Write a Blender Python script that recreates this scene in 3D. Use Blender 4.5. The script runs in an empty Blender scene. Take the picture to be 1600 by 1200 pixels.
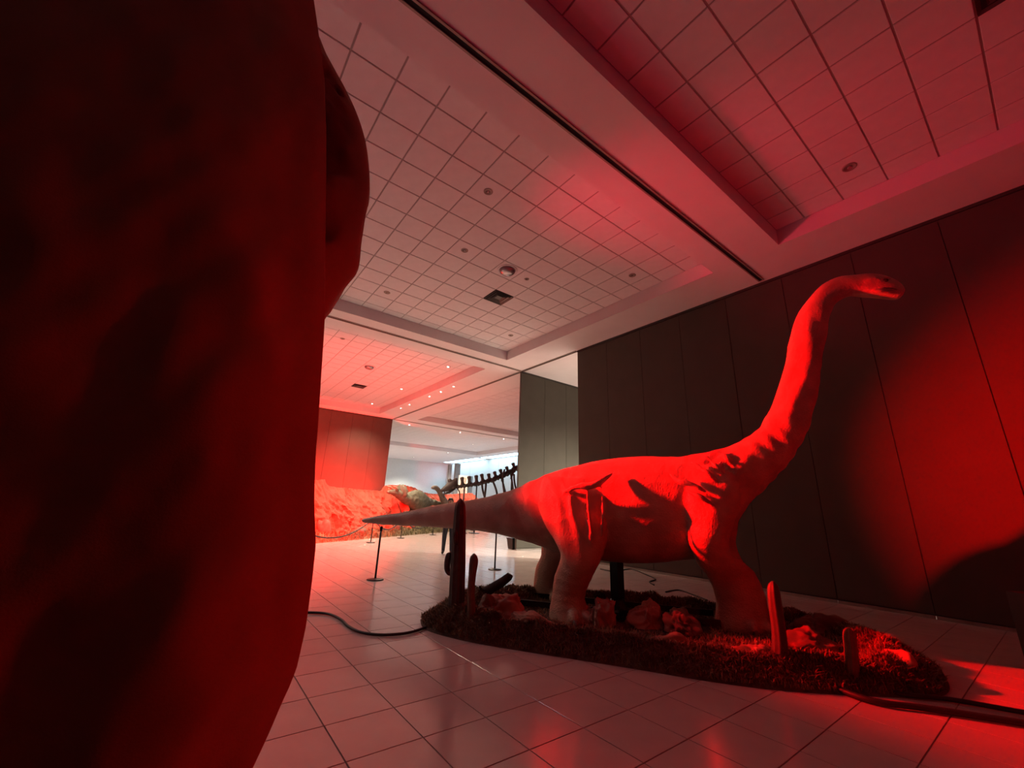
import bpy, bmesh, math, random
import numpy as np
from mathutils import Vector, Matrix, noise as mnoise

scene = bpy.context.scene
C = scene.collection
PI = math.pi

# ------------------------------------------------------------------ camera
H = 1.42                                   # camera height
F = 638.918                                # focal length in pixels of a 1600 wide frame
RW = np.array([[0.7917428, 0.20418725, 0.57571773],
               [-0.60982183, 0.20942285, 0.76436863],
               [0.03550588, -0.9562686, 0.29032688]])   # columns: right, down, forward
cam_d = bpy.data.cameras.new('camera')
cam_d.sensor_width = 36.0
cam_d.lens = F / 1600.0 * 36.0
cam_d.clip_start = 0.05
cam_d.clip_end = 200
cam = bpy.data.objects.new('camera', cam_d)
C.objects.link(cam)
m = Matrix.Identity(4)
for i in range(3):
    m[i][0] = RW[i, 0]; m[i][1] = -RW[i, 1]; m[i][2] = -RW[i, 2]
m[2][3] = H
cam.matrix_world = m
scene.camera = cam

# ------------------------------------------------------------------ view, world, lights
scene.view_settings.view_transform = 'Standard'
scene.view_settings.look = 'None'
scene.view_settings.gamma = 1.0
scene.view_settings.use_curve_mapping = False
scene.view_settings.exposure = 0.0
w = bpy.data.worlds.new('world'); scene.world = w; w.use_nodes = True
w.node_tree.nodes['Background'].inputs[0].default_value = (0.02, 0.018, 0.02, 1)
w.node_tree.nodes['Background'].inputs[1].default_value = 0.3


def spot(name, loc, target, energy, color, angle, blend=0.3, size=0.1):
    d = bpy.data.lights.new(name, 'SPOT')
    d.energy = energy; d.color = color; d.spot_size = math.radians(angle); d.spot_blend = blend
    d.shadow_soft_size = size
    o = bpy.data.objects.new(name, d); C.objects.link(o)
    o.location = loc
    o.rotation_euler = (Vector(target) - Vector(loc)).to_track_quat('-Z', 'Y').to_euler()
    return o


def area(name, loc, target, energy, color, sx, sy):
    d = bpy.data.lights.new(name, 'AREA')
    d.energy = energy; d.color = color; d.shape = 'RECTANGLE'; d.size = sx; d.size_y = sy
    o = bpy.data.objects.new(name, d); C.objects.link(o)
    o.location = loc
    o.rotation_euler = (Vector(target) - Vector(loc)).to_track_quat('-Z', 'Y').to_euler()
    return o


AXS = Vector((0.5822, -0.8131, 0)); AXN = Vector((0.8131, 0.5822, 0))


def DW(s, n, z):                           # dinosaur stand coordinates: along, away, up
    return AXS * s + AXN * n + Vector((0, 0, z))


RED = (1.0, 0.0004, 0.0006)
KEY = DW(-6.0, 5.35, 3.5)
KA = math.radians(-53.5)
spot('key_spot', KEY, (KEY.x + 8.0 * math.cos(KA), KEY.y + 8.0 * math.sin(KA), KEY.z - 1.1), 23000, RED, 43, 0.85, 0.10)
spot('side_spot', (5.0, -0.6, 1.6), (0.3, 1.9, 1.2), 230, RED, 44, 1.0, 0.15)
spot('ceiling_wash', KEY, (7.6, 1.9, 7.0), 1600, (1.0, 0.005, 0.05), 40, 1.0, 0.15)
spot('red_up_fill_a', (-3.0, 6.0, 0.4), (2.5, 7.0, 7.0), 95, (1.0, 0.08, 0.30), 120, 1.0, 0.2)  # added out of view, red fill for the ceiling above the drape
spot('red_up_fill_b', (3.5, -4.2, 0.4), (4.0, -1.0, 7.0), 42, (1.0, 0.0, 0.30), 120, 1.0, 0.2)  # added behind the camera, red fill for the near ceiling
spot('red_fill', (1.2, -3.6, 2.4), (4.8, 4.2, 1.0), 130, (1.0, 0.01, 0.01), 70, 1.0, 0.3)
spot('red_up_fill_c', (2.2, 16.0, 0.5), (5.2, 19.5, 7.0), 2600, (1.0, 0.03, 0.03), 110, 1.0, 0.2)  # unseen lamp added to redden the far ceiling bay
spot('display_flood_a', (2.8, 13.0, 1.6), (5.3, 19.9, 0.8), 16000, (1.0, 0.006, 0.003), 46, 0.45, 0.2)
spot('wall_washer_a', (3.2, 23.6, 0.3), (3.4, 25.4, 1.6), 6500, (1.0, 0.02, 0.012), 110, 0.8, 0.2)
spot('wall_washer_b', (7.4, 23.6, 0.3), (7.2, 25.4, 1.6), 6500, (1.0, 0.02, 0.012), 110, 0.8, 0.2)

# ------------------------------------------------------------------ helpers
def pix(x, y):
    return Vector(RW @ np.array([(x - 800) / F, (y - 600) / F, 1.0]))


def on_z(x, y, z):
    d = pix(x, y); t = (z - H) / d.z
    return Vector((d.x * t, d.y * t, z))


def on_x(x, y, X):
    d = pix(x, y); t = X / d.x
    return Vector((X, d.y * t, H + d.z * t))


def on_y(x, y, Y):
    d = pix(x, y); t = Y / d.y
    return Vector((d.x * t, Y, H + d.z * t))


def on_n(x, y, n):                         # -> s, n, z of the stand frame
    d = pix(x, y); t = n / d.dot(AXN)
    p = d * t
    return (p.dot(AXS), n, H + p.z)


def proj(p):
    q = RW.T @ np.array([p[0], p[1], p[2] - H])
    if q[2] < 0.05: return None
    return (800 + F * q[0] / q[2], 600 + F * q[1] / q[2], q[2])


MATS = {}


def mat(name, col, rough=0.6, metal=0.0, var=0.12, scale=6.0, bump=0.0, bscale=60.0, emit=None, estr=0.0, spec=0.5, col2=None):
    if name in MATS: return MATS[name]
    mt = bpy.data.materials.new(name); mt.use_nodes = True
    nt = mt.node_tree; b = nt.nodes['Principled BSDF']
    b.inputs['Roughness'].default_value = rough
    b.inputs['Metallic'].default_value = metal
    b.inputs['Specular IOR Level'].default_value = spec
    tc = nt.nodes.new('ShaderNodeTexCoord')
    nz = nt.nodes.new('ShaderNodeTexNoise'); nz.inputs['Scale'].default_value = scale
    nz.inputs['Detail'].default_value = 5
    nt.links.new(tc.outputs['Object'], nz.inputs['Vector'])
    rp = nt.nodes.new('ShaderNodeValToRGB')
    c2 = col2 if col2 else tuple(min(1, c * (1 + var)) for c in col)
    c1 = tuple(c * (1 - var) for c in col)
    rp.color_ramp.elements[0].position = 0.3; rp.color_ramp.elements[1].position = 0.7
    rp.color_ramp.elements[0].color = (*c1, 1); rp.color_ramp.elements[1].color = (*c2, 1)
    nt.links.new(nz.outputs['Fac'], rp.inputs[0])
    nt.links.new(rp.outputs[0], b.inputs['Base Color'])
    if bump > 0:
        n2 = nt.nodes.new('ShaderNodeTexNoise'); n2.inputs['Scale'].default_value = bscale
        n2.inputs['Detail'].default_value = 4
        nt.links.new(tc.outputs['Object'], n2.inputs['Vector'])
        bp = nt.nodes.new('ShaderNodeBump'); bp.inputs['Strength'].default_value = bump
        bp.inputs['Distance'].default_value = 0.02
        nt.links.new(n2.outputs['Fac'], bp.inputs['Height'])
        nt.links.new(bp.outputs[0], b.inputs['Normal'])
    if emit:
        b.inputs['Emission Color'].default_value = (*emit, 1)
        b.inputs['Emission Strength'].default_value = estr
    MATS[name] = mt
    return mt


def mesh_obj(name, verts, faces, material, parent=None, smooth=False):
    me = bpy.data.meshes.new(name)
    me.from_pydata([tuple(v) for v in verts], [], faces)
    me.update()
    if smooth: me.polygons.foreach_set('use_smooth', [True] * len(me.polygons))
    if material: me.materials.append(material)
    o = bpy.data.objects.new(name, me); C.objects.link(o)
    if parent: o.parent = parent
    return o


def link_mesh(name, me, parent=None, loc=None, rotz=0):
    o = bpy.data.objects.new(name, me); C.objects.link(o)
    if parent: o.parent = parent
    if loc is not None: o.location = loc
    if rotz: o.rotation_euler = (0, 0, rotz)
    return o


def tag(o, label=None, cat=None, group=None, kind=None):
    if label: o['label'] = label
    if cat: o['category'] = cat
    if group: o['group'] = group
    if kind: o['kind'] = kind
    return o


def empty(name, loc, label, cat, group=None, rotz=0):
    o = bpy.data.objects.new(name, None); C.objects.link(o)
    o.location = loc; o.rotation_euler = (0, 0, rotz); o.empty_display_size = 0.1
    return tag(o, label, cat, group)


class MB:
    def __init__(s): s.v = []; s.f = []

    def add(s, v, f):
        o = len(s.v); s.v += [tuple(p) for p in v]; s.f += [tuple(i + o for i in q) for q in f]
        return s

    def box(s, x0, x1, y0, y1, z0, z1):
        v = [(x, y, z) for z in (z0, z1) for y in (y0, y1) for x in (x0, x1)]
        return s.add(v, [(0, 2, 3, 1), (4, 5, 7, 6), (0, 1, 5, 4), (2, 6, 7, 3), (0, 4, 6, 2), (1, 3, 7, 5)])

    def bevbox(s, x0, x1, y0, y1, z0, z1, b=0.004, top=True):
        # chamfer on the face at z1 (top) or z0
        za, zb = (z0, z1) if top else (z1, z0)
        zi = zb - b if top else zb + b
        v = [(x0, y0, za), (x1, y0, za), (x1, y1, za), (x0, y1, za),
             (x0, y0, zi), (x1, y0, zi), (x1, y1, zi), (x0, y1, zi),
             (x0 + b, y0 + b, zb), (x1 - b, y0 + b, zb), (x1 - b, y1 - b, zb), (x0 + b, y1 - b, zb)]
        f = [(8, 9, 10, 11)]
        for k in range(4):
            j = (k + 1) % 4
            f += [(k, j, j + 4, k + 4), (k + 4, j + 4, j + 8, k + 8)]
        f += [(3, 2, 1, 0)]
        if not top: f = [tuple(reversed(q)) for q in f]
        return s.add(v, f)

    def loft(s, rings, cap=True):
        n = len(rings[0]); v = [p for r in rings for p in r]; f = []
        for a in range(len(rings) - 1):
            for k in range(n):
                j = (k + 1) % n
                f.append((a * n + k, a * n + j, (a + 1) * n + j, (a + 1) * n + k))
        if cap:
            f.append(tuple(range(n - 1, -1, -1)))
            f.append(tuple((len(rings) - 1) * n + k for k in range(n)))
        return s.add(v, f)

    def tube(s, pts, radii, n=8, cap=True):
        pts = [Vector(p) for p in pts]
        if not hasattr(radii, '__len__'): radii = [radii] * len(pts)
        rings = []
        t0 = (pts[1] - pts[0]).normalized()
        a = t0.orthogonal().normalized()
        for i, p in enumerate(pts):
            if i == 0: t = pts[1] - pts[0]
            elif i == len(pts) - 1: t = pts[-1] - pts[-2]
            else: t = pts[i + 1] - pts[i - 1]
            t = t.normalized()
            a = (a - t * a.dot(t)).normalized(); b = t.cross(a)
            rings.append([p + (a * math.cos(2 * PI * k / n) + b * math.sin(2 * PI * k / n)) * radii[i] for k in range(n)])
        return s.loft(rings, cap)

    def lathe(s, prof, n=24, c=(0, 0, 0)):
        rings = [[(c[0] + r * math.cos(2 * PI * k / n), c[1] + r * math.sin(2 * PI * k / n), c[2] + z) for k in range(n)] for r, z in prof]
        return s.loft(rings)

    def obj(s, name, material, parent=None, smooth=False):
        return mesh_obj(name, s.v, s.f, material, parent, smooth)

    def mesh(s, name, material, smooth=False):
        me = bpy.data.meshes.new(name); me.from_pydata(s.v, [], s.f); me.update()
        if smooth: me.polygons.foreach_set('use_smooth', [True] * len(me.polygons))
        me.materials.append(material)
        return me


def catmull(pts, sub=4):
    P = [Vector(p) for p in pts]; out = []
    for i in range(len(P) - 1):
        p0 = P[max(i - 1, 0)]; p1 = P[i]; p2 = P[i + 1]; p3 = P[min(i + 2, len(P) - 1)]
        for k in range(sub):
            t = k / sub
            out.append(0.5 * ((2 * p1) + (p2 - p0) * t + (2 * p0 - 5 * p1 + 4 * p2 - p3) * t * t + (3 * p1 - p0 - 3 * p2 + p3) * t ** 3))
    out.append(P[-1])
    return out


def remeshed(mb, name, voxel, smooth_it=2):
    o = mb.obj(name + '_raw', None)
    md = o.modifiers.new('r', 'REMESH'); md.mode = 'VOXEL'; md.voxel_size = voxel
    if smooth_it:
        sm = o.modifiers.new('s', 'SMOOTH'); sm.iterations = smooth_it; sm.factor = 0.5
    dg = bpy.context.evaluated_depsgraph_get()
    me = bpy.data.meshes.new_from_object(o.evaluated_get(dg))
    old = o.data
    bpy.data.objects.remove(o); bpy.data.meshes.remove(old)
    me.name = name
    me.polygons.foreach_set('use_smooth', [True] * len(me.polygons))
    return me


# ------------------------------------------------------------------ materials
M_tile = mat('ceiling_tile', (0.72, 0.675, 0.70), 0.9, var=0.03, bump=0.05, bscale=90)
M_grid = mat('ceiling_grid', (0.34, 0.30, 0.29), 0.7, var=0.05)
M_soffit = mat('soffit_paint', (0.74, 0.69, 0.71), 0.8, var=0.03, scale=1.5)
M_rail = mat('track_rail', (0.33, 0.27, 0.24), 0.5, metal=0.3, var=0.05)
M_slot = mat('track_slot', (0.01, 0.01, 0.01), 0.9)
M_panel = mat('partition_panel', (0.075, 0.067, 0.052), 0.85, var=0.06, scale=2.0, bump=0.06, bscale=220)
M_edge = mat('panel_edge', (0.04, 0.035, 0.03), 0.6)
M_seal = mat('panel_seal', (0.30, 0.27, 0.24), 0.45, metal=0.4)
M_floor = mat('floor_tile', (0.48, 0.40, 0.385), 0.17, var=0.05, scale=3.0, spec=0.5)
M_grout = mat('grout', (0.17, 0.12, 0.11), 0.8)
M_white = mat('white_wall', (0.66, 0.68, 0.68), 0.8, var=0.03)
M_metal = mat('dark_metal', (0.02, 0.02, 0.022), 0.35, metal=0.6)
M_black = mat('black_rubber', (0.012, 0.011, 0.011), 0.55)
M_chrome = mat('bright_metal', (0.75, 0.73, 0.7), 0.25, metal=0.9)
M_lamp = mat('lamp_glow', (1, 1, 1), 0.5, emit=(1.0, 0.92, 0.78), estr=40.0)

# ------------------------------------------------------------------ setting
HS, HC, W = 6.65, 6.99, 9.59
T1, T2, T3 = 3.10, 12.1, 25.4
XL, XR, YN, YF = -5.5, 26.2, -5.5, 48.2

# floor -------------------------------------------------------------
floor = MB().box(XL, XR, YN, YF, -0.12, -0.006).obj('floor', M_grout)
tag(floor, kind='structure')
TS, TX0, TY0, GAP = 0.482, 1.033, 2.333, 0.0042
cand = []
ix0, ix1 = math.floor((XL - TX0) / TS), math.ceil((XR - TX0) / TS)
iy0, iy1 = math.floor((YN - TY0) / TS), math.ceil((YF - TY0) / TS)
for i in range(ix0, ix1):
    for j in range(iy0, iy1):
        x0, y0 = TX0 + i * TS, TY0 + j * TS
        q = proj((x0 + TS / 2, y0 + TS / 2, 0))
        size = -1
        if q and -60 < q[0] < 1660 and -60 < q[1] < 1260: 
            size = 1.0 / q[2] ** 3
            hid = q[0] < 380 or (668 < q[0] < 1470 and 940 < q[1] < 1010)
            if hid: size *= 0.02
        cand.append((size, x0, y0))
cand.sort(key=lambda c: -c[0])
tile_me = MB().bevbox(GAP, TS - GAP, GAP, TS - GAP, -0.008, 0.0, 0.0012).mesh('floor_tile', M_floor)
for k, (sz, x0, y0) in enumerate(cand[:300]):
    link_mesh('tile', tile_me, floor, (x0, y0, 0))
rest = MB()
for sz, x0, y0 in cand[300:]:
    rest.bevbox(max(x0 + GAP, XL), min(x0 + TS - GAP, XR), max(y0 + GAP, YN), min(y0 + TS - GAP, YF), -0.008, 0.0, 0.0012)
tag(rest.obj('far_tiles', M_floor, floor), kind='stuff')

# ceiling -------------------------------------------------------------
coffers = [('near', -2.5, 8.38, -3.6, 2.42, 1.741, 0.686), ('main', -2.5, 8.38, 3.75, 11.5, 1.741, 4.392),
           ('far', -2.5, 8.36, 12.9, 24.5, 1.741, 13.25), ('side', 10.8, 24.0, 12.9, 24.35, 11.0, 13.25),
           ('deep', 10.8, 23.6, 26.7, 37.0, 11.0, 27.0)]
xs = sorted({XL, XR} | {c[1] for c in coffers} | {c[2] for c in coffers})
ys = sorted({YN, YF} | {c[3] for c in coffers} | {c[4] for c in coffers})
mb = MB()
for a, b in zip(xs, xs[1:]):
    for c0, d in zip(ys, ys[1:]):
        cx, cy = (a + b) / 2, (c0 + d) / 2
        if any(q[1] < cx < q[2] and q[3] < cy < q[4] for q in coffers): continue
        mb.box(a, b, c0, d, HS, HC + 0.1)
ceil = tag(mb.obj('ceiling', M_soffit), kind='structure')
VENTS = [(5.72, 8.35), (5.72, -0.72), (5.72, 20.6)]
TSZ = 0.616
tile_cache = {}
for nm, x0, x1, y0, y1, gx, gy in coffers:
    c = tag(MB().box(x0, x1, y0, y1, HC + 0.012, HC + 0.05).obj('ceiling', M_grid), kind='structure')
    js = math.floor((x0 - gx) / TSZ); je = math.ceil((x1 - gx) / TSZ)
    ks = math.floor((y0 - gy) / TSZ); ke = math.ceil((y1 - gy) / TSZ)
    joined = MB(); cnt = 0
    todo = []
    for j in range(js, je):
        for k in range(ks, ke):
            a0, a1 = max(x0, gx + j * TSZ), min(x1, gx + (j + 1) * TSZ)
            b0, b1 = max(y0, gy + k * TSZ), min(y1, gy + (k + 1) * TSZ)
            if a1 - a0 < 0.05 or b1 - b0 < 0.05: continue
            if any(a0 < vx < a1 and b0 < vy < b1 for vx, vy in VENTS): continue
            q = proj(((a0 + a1) / 2, (b0 + b1) / 2, HC))
            big = 0
            if q and 470 < q[0] < 1640 and -40 < q[1] < 1240:
                q0 = proj((a0, b0, HC)); q1 = proj((a0, b1, HC)); q2 = proj((a1, b0, HC))
                if q0 and q1 and q2:
                    d1 = math.hypot(q1[0] - q0[0], q1[1] - q0[1]); d2 = math.hypot(q2[0] - q0[0], q2[1] - q0[1])
                    if max(d1, d2) >= 10: big = d1 * d2
            todo.append((big, a0, a1, b0, b1))
    todo.sort(key=lambda t: -t[0])
    for big, a0, a1, b0, b1 in todo:
        g = 0.011
        if big > 0 and cnt < 300 and nm in ('near', 'main', 'far'):
            key = (round(a1 - a0, 3), round(b1 - b0, 3))
            if key not in tile_cache:
                tile_cache[key] = MB().bevbox(g, key[0] - g, g, key[1] - g, 0, 0.014, 0.004, top=False).mesh('tile', M_tile)
            link_mesh('tile', tile_cache[key], c, (a0, b0, HC)); cnt += 1
        else:
            joined.bevbox(a0 + g, a1 - g, b0 + g, b1 - g, HC, HC + 0.014, 0.004, top=False)
    if joined.v: tag(joined.obj('small_tiles', M_tile, c), kind='stuff')


# partition tracks
def track(n, x0, x1, y0, y1):
    o = MB()
    wd = 0.033
    if x1 - x0 > y1 - y0:
        yc = (y0 + y1) / 2
        o.box(x0, x1, yc - wd, yc + wd, HS - 0.006, HS + 0.01)
        s = o.obj('trim_%d' % n, M_slot)
        for sg in (-1, 1):
            e = sorted((yc + sg * wd, yc + sg * (wd + 0.028)))
            MB().box(x0, x1, e[0], e[1], HS - 0.022, HS + 0.01).obj('rail', M_rail, s)
    else:
        xc = (x0 + x1) / 2
        o.box(xc - wd, xc + wd, y0, y1, HS - 0.006, HS + 0.01)
        s = o.obj('trim_%d' % n, M_slot)
        for sg in (-1, 1):
            e = sorted((xc + sg * wd, xc + sg * (wd + 0.028)))
            MB().box(e[0], e[1], y0, y1, HS - 0.022, HS + 0.01).obj('rail', M_rail, s)
    tag(s, kind='structure')


track(1, XL, W - 0.1, T1 + 0.05, T1 + 0.15)
track(2, XL, W - 0.05, T2 - 0.05, T2 + 0.05)
track(3, W - 0.05, W + 0.05, 9.12, T3)
track(4, W + 0.1, XR, T3 - 0.05, T3 + 0.05)


def partition(name, along, fixed, p0, p1, first, width=1.25, thick=0.09, face=-1, seal=True):
    """movable wall of tall panels; along = 'x' or 'y'"""
    fx = lambda u0, u1, t0, t1, z0, z1, mbx: (mbx.box(u0, u1, fixed + t0, fixed + t1, z0, z1) if along == 'x' else mbx.box(fixed + t0, fixed + t1, u0, u1, z0, z1))
    core = MB(); t = sorted((0.02 * -face, thick * -face))
    fx(p0 + 0.004, p1 - 0.004, t[0] + 0.0, t[1], 0.05, HS - 0.012, core)
    wall = tag(core.obj(name, M_edge), kind='structure')
    edges = [p0]
    e = first
    while e < p1 - 0.05:
        if e > p0 + 0.05: edges.append(e)
        e += width
    edges.append(p1)
    for a, b in zip(edges, edges[1:]):
        pn = MB(); tt = sorted((0.0, 0.02 * -face))
        fx(a + 0.006, b - 0.006, tt[0], tt[1], 0.075, HS - 0.075, pn)
        pn.obj('panel', M_panel, wall)
        if seal:
            sl = MB(); tt = sorted((0.004 * face, 0.02 * -face))
            fx(a + 0.003, b - 0.003, tt[0], tt[1], 0.004, 0.055, sl)
            sl.obj('bottom_seal', M_seal, wall)
    hd = MB(); tt = sorted((0.012 * face, thick * -face))
    fx(p0, p1, tt[0], tt[1], HS - 0.06, HS - 0.001, hd)
    hd.obj('head_rail', M_edge, wall)
    return wall


partition('wall_right', 'y', W, YN, 9.09, 9.09 - 15 * 1.25 + 1.25 * 4)
partition('wall_middle', 'x', T2, W - 0.02, XR, 10.82, 1.22)
partition('wall_far', 'x', T3, XL, W, W - 12 * 1.25, 1.25)
tag(MB().box(XL - 0.1, XL, YN, YF, 0, HC).obj('wall_left', M_panel), kind='structure')
tag(MB().box(XL, XR, YN - 0.1, YN, 0, HC).obj('wall_near', M_panel), kind='structure')
tag(MB().box(XL, XR, YF, YF + 0.1, 0, HC).obj('wall_back', M_white), kind='structure')
# the white side wall of the deep room, in panels with seams
ws = tag(MB().box(XR, XR + 0.1, YN, YF, 0, HC).obj('wall_side', M_edge), kind='structure')
yy = [12.2, 18.0, 24.0, 30.3, 36.6, 42.4, YF]
for a, b in zip(yy, yy[1:]):
    MB().box(XR - 0.03, XR, a + 0.02, b - 0.02, 0.02, HS - 0.01).obj('panel', M_white, ws)
# bright ceiling panels of the deep room
M_cool = mat('light_panel', (0.9, 0.95, 1), 0.5, emit=(0.46, 0.80, 1.0), estr=7.5)
for k, (a, b) in enumerate(((38.9, 46.6), (30.6, 38.2), (22.5, 25.0), (26.2, 30.0))):
    lab = ['long bright white ceiling light panel in the far corner of the deep room', 'long bright white ceiling light panel above the skeleton\'s spine',
           'bright ceiling panel hidden behind the partition', 'bright ceiling panel beside the partition edge, hidden from view'][k]
    o = empty('ceiling_light_panel', (25.4, (a + b) / 2, HS), lab, 'ceiling light', 'light panels of the deep room')
    MB().box(-0.62, 0.62, -(b - a) / 2, (b - a) / 2, -0.03, -0.002).obj('diffuser', M_cool, o)
    f = MB()
    L2 = (b - a) / 2
    for sx in (-1, 1): f.box(*sorted((sx * 0.62, sx * 0.66)), -L2 - 0.04, L2 + 0.04, -0.04, -0.001)
    for sy in (-1, 1): f.box(-0.66, 0.66, *sorted((sy * L2, sy * (L2 + 0.04))), -0.04, -0.001)
    f.obj('frame', M_white, o)

# ------------------------------------------------------------------ ceiling fixtures
M_vent = mat('vent_metal', (0.10, 0.085, 0.08), 0.4, metal=0.5)
M_dark = mat('vent_inside', (0.015, 0.012, 0.012), 0.8)
for k, (vx, vy) in enumerate(VENTS):
    # snap to the tile it replaces
    gx = 1.741; gy = (4.392, 0.686, 13.25)[k]
    cx = gx + (math.floor((vx - gx) / TSZ) + 0.5) * TSZ; cy = gy + (math.floor((vy - gy) / TSZ) + 0.5) * TSZ
    lab = ['square ceiling air vent with nested metal frames beside the round dome', 'square ceiling air vent cut by the top edge of the picture at right',
           'square ceiling air vent above the red rock display'][k]
    o = empty('air_vent', (cx, cy, HC), lab, 'vent', 'ceiling air vents')
    MB().box(-0.3, 0.3, -0.3, 0.3, 0.005, 0.015).obj('plenum', M_dark, o)
    for q, r in enumerate((0.30, 0.22, 0.14)):
        f = MB(); z0 = -0.02 + 0.0 * q; wv = 0.045
        for s_ in (-1, 1):
            # slanted blades
            for ax in (0, 1):
                pa = [(s_ * r, -r, z0), (s_ * r, r, z0), (s_ * (r - wv), r - wv, z0 + 0.03), (s_ * (r - wv), -(r - wv), z0 + 0.03)]
                if ax: pa = [(y, x, z) for x, y, z in pa]
                top = [(x, y, z + 0.004) for x, y, z in pa]
                f.add(pa + top, [(0, 1, 2, 3), (7, 6, 5, 4), (0, 4, 5, 1), (1, 5, 6, 2), (2, 6, 7, 3), (3, 7, 4, 0)])
        f.obj('blade_frame', M_vent if q else M_chrome if k != 1 and q == 9 else M_vent, o)
    MB().box(-0.09, 0.09, -0.09, 0.09, -0.004, 0.0).obj('centre_plate', M_vent, o)
    for q in (0, 1):
        e0, e1 = ((-0.20, 0.16) if q else (-0.02, 0.19))
        pa = [(e0, 0.195, -0.012), (e1, 0.195, -0.012), (e1, 0.215, 0.004), (e0, 0.215, 0.004), (e0, 0.20, -0.012), (e1, 0.20, -0.012), (e1, 0.22, 0.004), (e0, 0.22, 0.004)]
        if q: pa = [(y_, x_, z_) for x_, y_, z_ in pa]
        MB().add(pa, [(0, 1, 2, 3), (7, 6, 5, 4), (0, 4, 5, 1), (1, 5, 6, 2), (2, 6, 7, 3), (3, 7, 4, 0)]).obj('glint_bar', M_chrome, o)  # tilted chrome bar added to stand in for a glint on the vent
M_dome = mat('mirror_dome', (0.42, 0.34, 0.36), 0.18, metal=0.7)
for k, (dx, dy, lab) in enumerate(((5.11, 7.14, 'shiny round ceiling dome beside the square vent'), (5.09, 16.94, 'round ceiling dome above the red rock display'))):
    o = empty('ceiling_dome', (dx, dy, HC), lab, 'ceiling dome')
    MB().lathe([(0.245, 0.0), (0.245, -0.014), (0.215, -0.02), (0.20, -0.012), (0.2, 0.0)], 32).obj('trim_ring', M_tile, o, True)
    MB().lathe([(0.2, -0.004), (0.19, -0.05), (0.15, -0.09), (0.08, -0.115), (0.004, -0.12)], 32).obj('bowl', M_dome, o, True)


def downlight(x, y, z, label, lit=False, r=0.085, group='recessed ceiling downlights', power=1900, tint=(1.0, 0.82, 0.58), wide=120):
    o = empty('downlight', (x, y, z), label, 'ceiling light', group)
    MB().lathe([(r * 0.72, -0.004), (r * 0.76, -0.012), (r, -0.008), (r, 0.0), (r * 0.72, 0.0)], 20).obj('trim_ring', M_chrome if lit else M_rail, o, True)
    MB().lathe([(r * 0.73, -0.003), (r * 0.4, -0.004), (0.002, -0.004)], 20).obj('lamp', M_lamp if lit else M_dark, o, True)
    if not lit:
        MB().lathe([(r * 0.34, -0.003), (r * 0.34, -0.014), (0.002, -0.017)], 12).obj('bulb', M_chrome, o, True)
    else:
        d = bpy.data.lights.new('downlight_beam', 'SPOT'); d.energy = power; d.color = tint
        d.spot_size = math.radians(wide); d.spot_blend = 0.8; d.shadow_soft_size = 0.05
        l = bpy.data.objects.new('downlight_beam', d); C.objects.link(l); l.parent = o; l.location = (0, 0, -0.03)
    return o


downlight(3.27, 5.29, HC, 'unlit round downlight in the middle of the big tiled ceiling bay')
downlight(7.57, 5.31, HC, 'unlit round downlight near the right edge of the big ceiling bay')
downlight(3.25, 10.2, HC, 'unlit round downlight nearest the red drape in the big ceiling bay')
downlight(7.57, 10.22, HC, 'unlit round downlight by the far corner of the big ceiling bay')
downlight(5.72, 7.14, HC, 'small unlit downlight right beside the shiny dome', r=0.06)
downlight(3.88, 7.13, HC, 'faint round ceiling disc left of the shiny dome', r=0.08)
downlight(7.55, 1.01, HC, 'unlit round downlight in the dark red ceiling bay at right', r=0.1)
downlight(3.28, 14.5, HC, 'unlit round downlight in the far red ceiling bay beside the drape')
for k, (x, y) in enumerate(((7.59, 14.58), (7.55, 19.3), (7.55, 23.6))):
    downlight(x, y, HC, ['lit bright downlight in the far red ceiling bay, nearest of three', 'lit bright downlight in the far red ceiling bay, middle of three',
                         'lit bright downlight in the far red ceiling bay, farthest of three'][k], True, 0.1, power=(2200, 1300, 650)[k])
for k, (x, y) in enumerate(((-1.6, 5.29), (-1.6, 10.2), (-1.6, 1.0), (-1.6, 14.5), (-1.6, 19.3))):
    downlight(x, y, HC, 'added unseen fill downlight behind the tall drape, ' + ['second', 'third', 'nearest', 'fourth', 'farthest'][k] + ' of its row', True, 0.1, power=(15, 190, 3, 1600, 600)[k], wide=140, tint=(0.80, 0.72, 1.0) if k < 3 else (1.0, 0.85, 0.66))  # invented row of lamps, added as whitish fill for the hall
for k, x in enumerate((12.4, 17.0)):
    downlight(x, 6.4, HS, 'lit downlight hidden in the side room behind the right partition, ' + ['nearer', 'farther'][k] + ' one', True, 0.1, power=6500, wide=150, tint=(1.0, 0.9, 0.72))
names = ['first', 'second', 'third', 'fourth', 'fifth']
for k, y in enumerate((15.97, 17.2, 18.4, 20.8, 22.0)):
    downlight(8.69, y, HS, 'small lit spotlight on the ceiling edge strip, %s counting from near' % names[k], True, 0.07, power=420)
for k, (x, y) in enumerate(((11.2, 26.44), (15.15, 26.26), (19.03, 26.11))):
    downlight(x, y, HS, 'lit downlight beyond the far ceiling track, ' + ['left one above the white wall', 'middle one of three in a row', 'right one close to the partition'][k], True, 0.09)
for k, (x, y) in enumerate(((20.3, 32.7), (13.0, 37.8), (20.5, 37.8), (13.0, 45), (20, 45))):
    downlight(x, y, HC if y < 36 else HS, ['lit downlight in the deep room ceiling above the light panels', 'lit downlight over the white back wall, nearer left one', 'lit downlight over the white back wall, nearer right one',
                           'lit downlight over the white back wall, deep left one', 'lit downlight over the white back wall, deep right one'][k], True, 0.1, power=2200, tint=(1.0, 0.93, 0.78))

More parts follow.
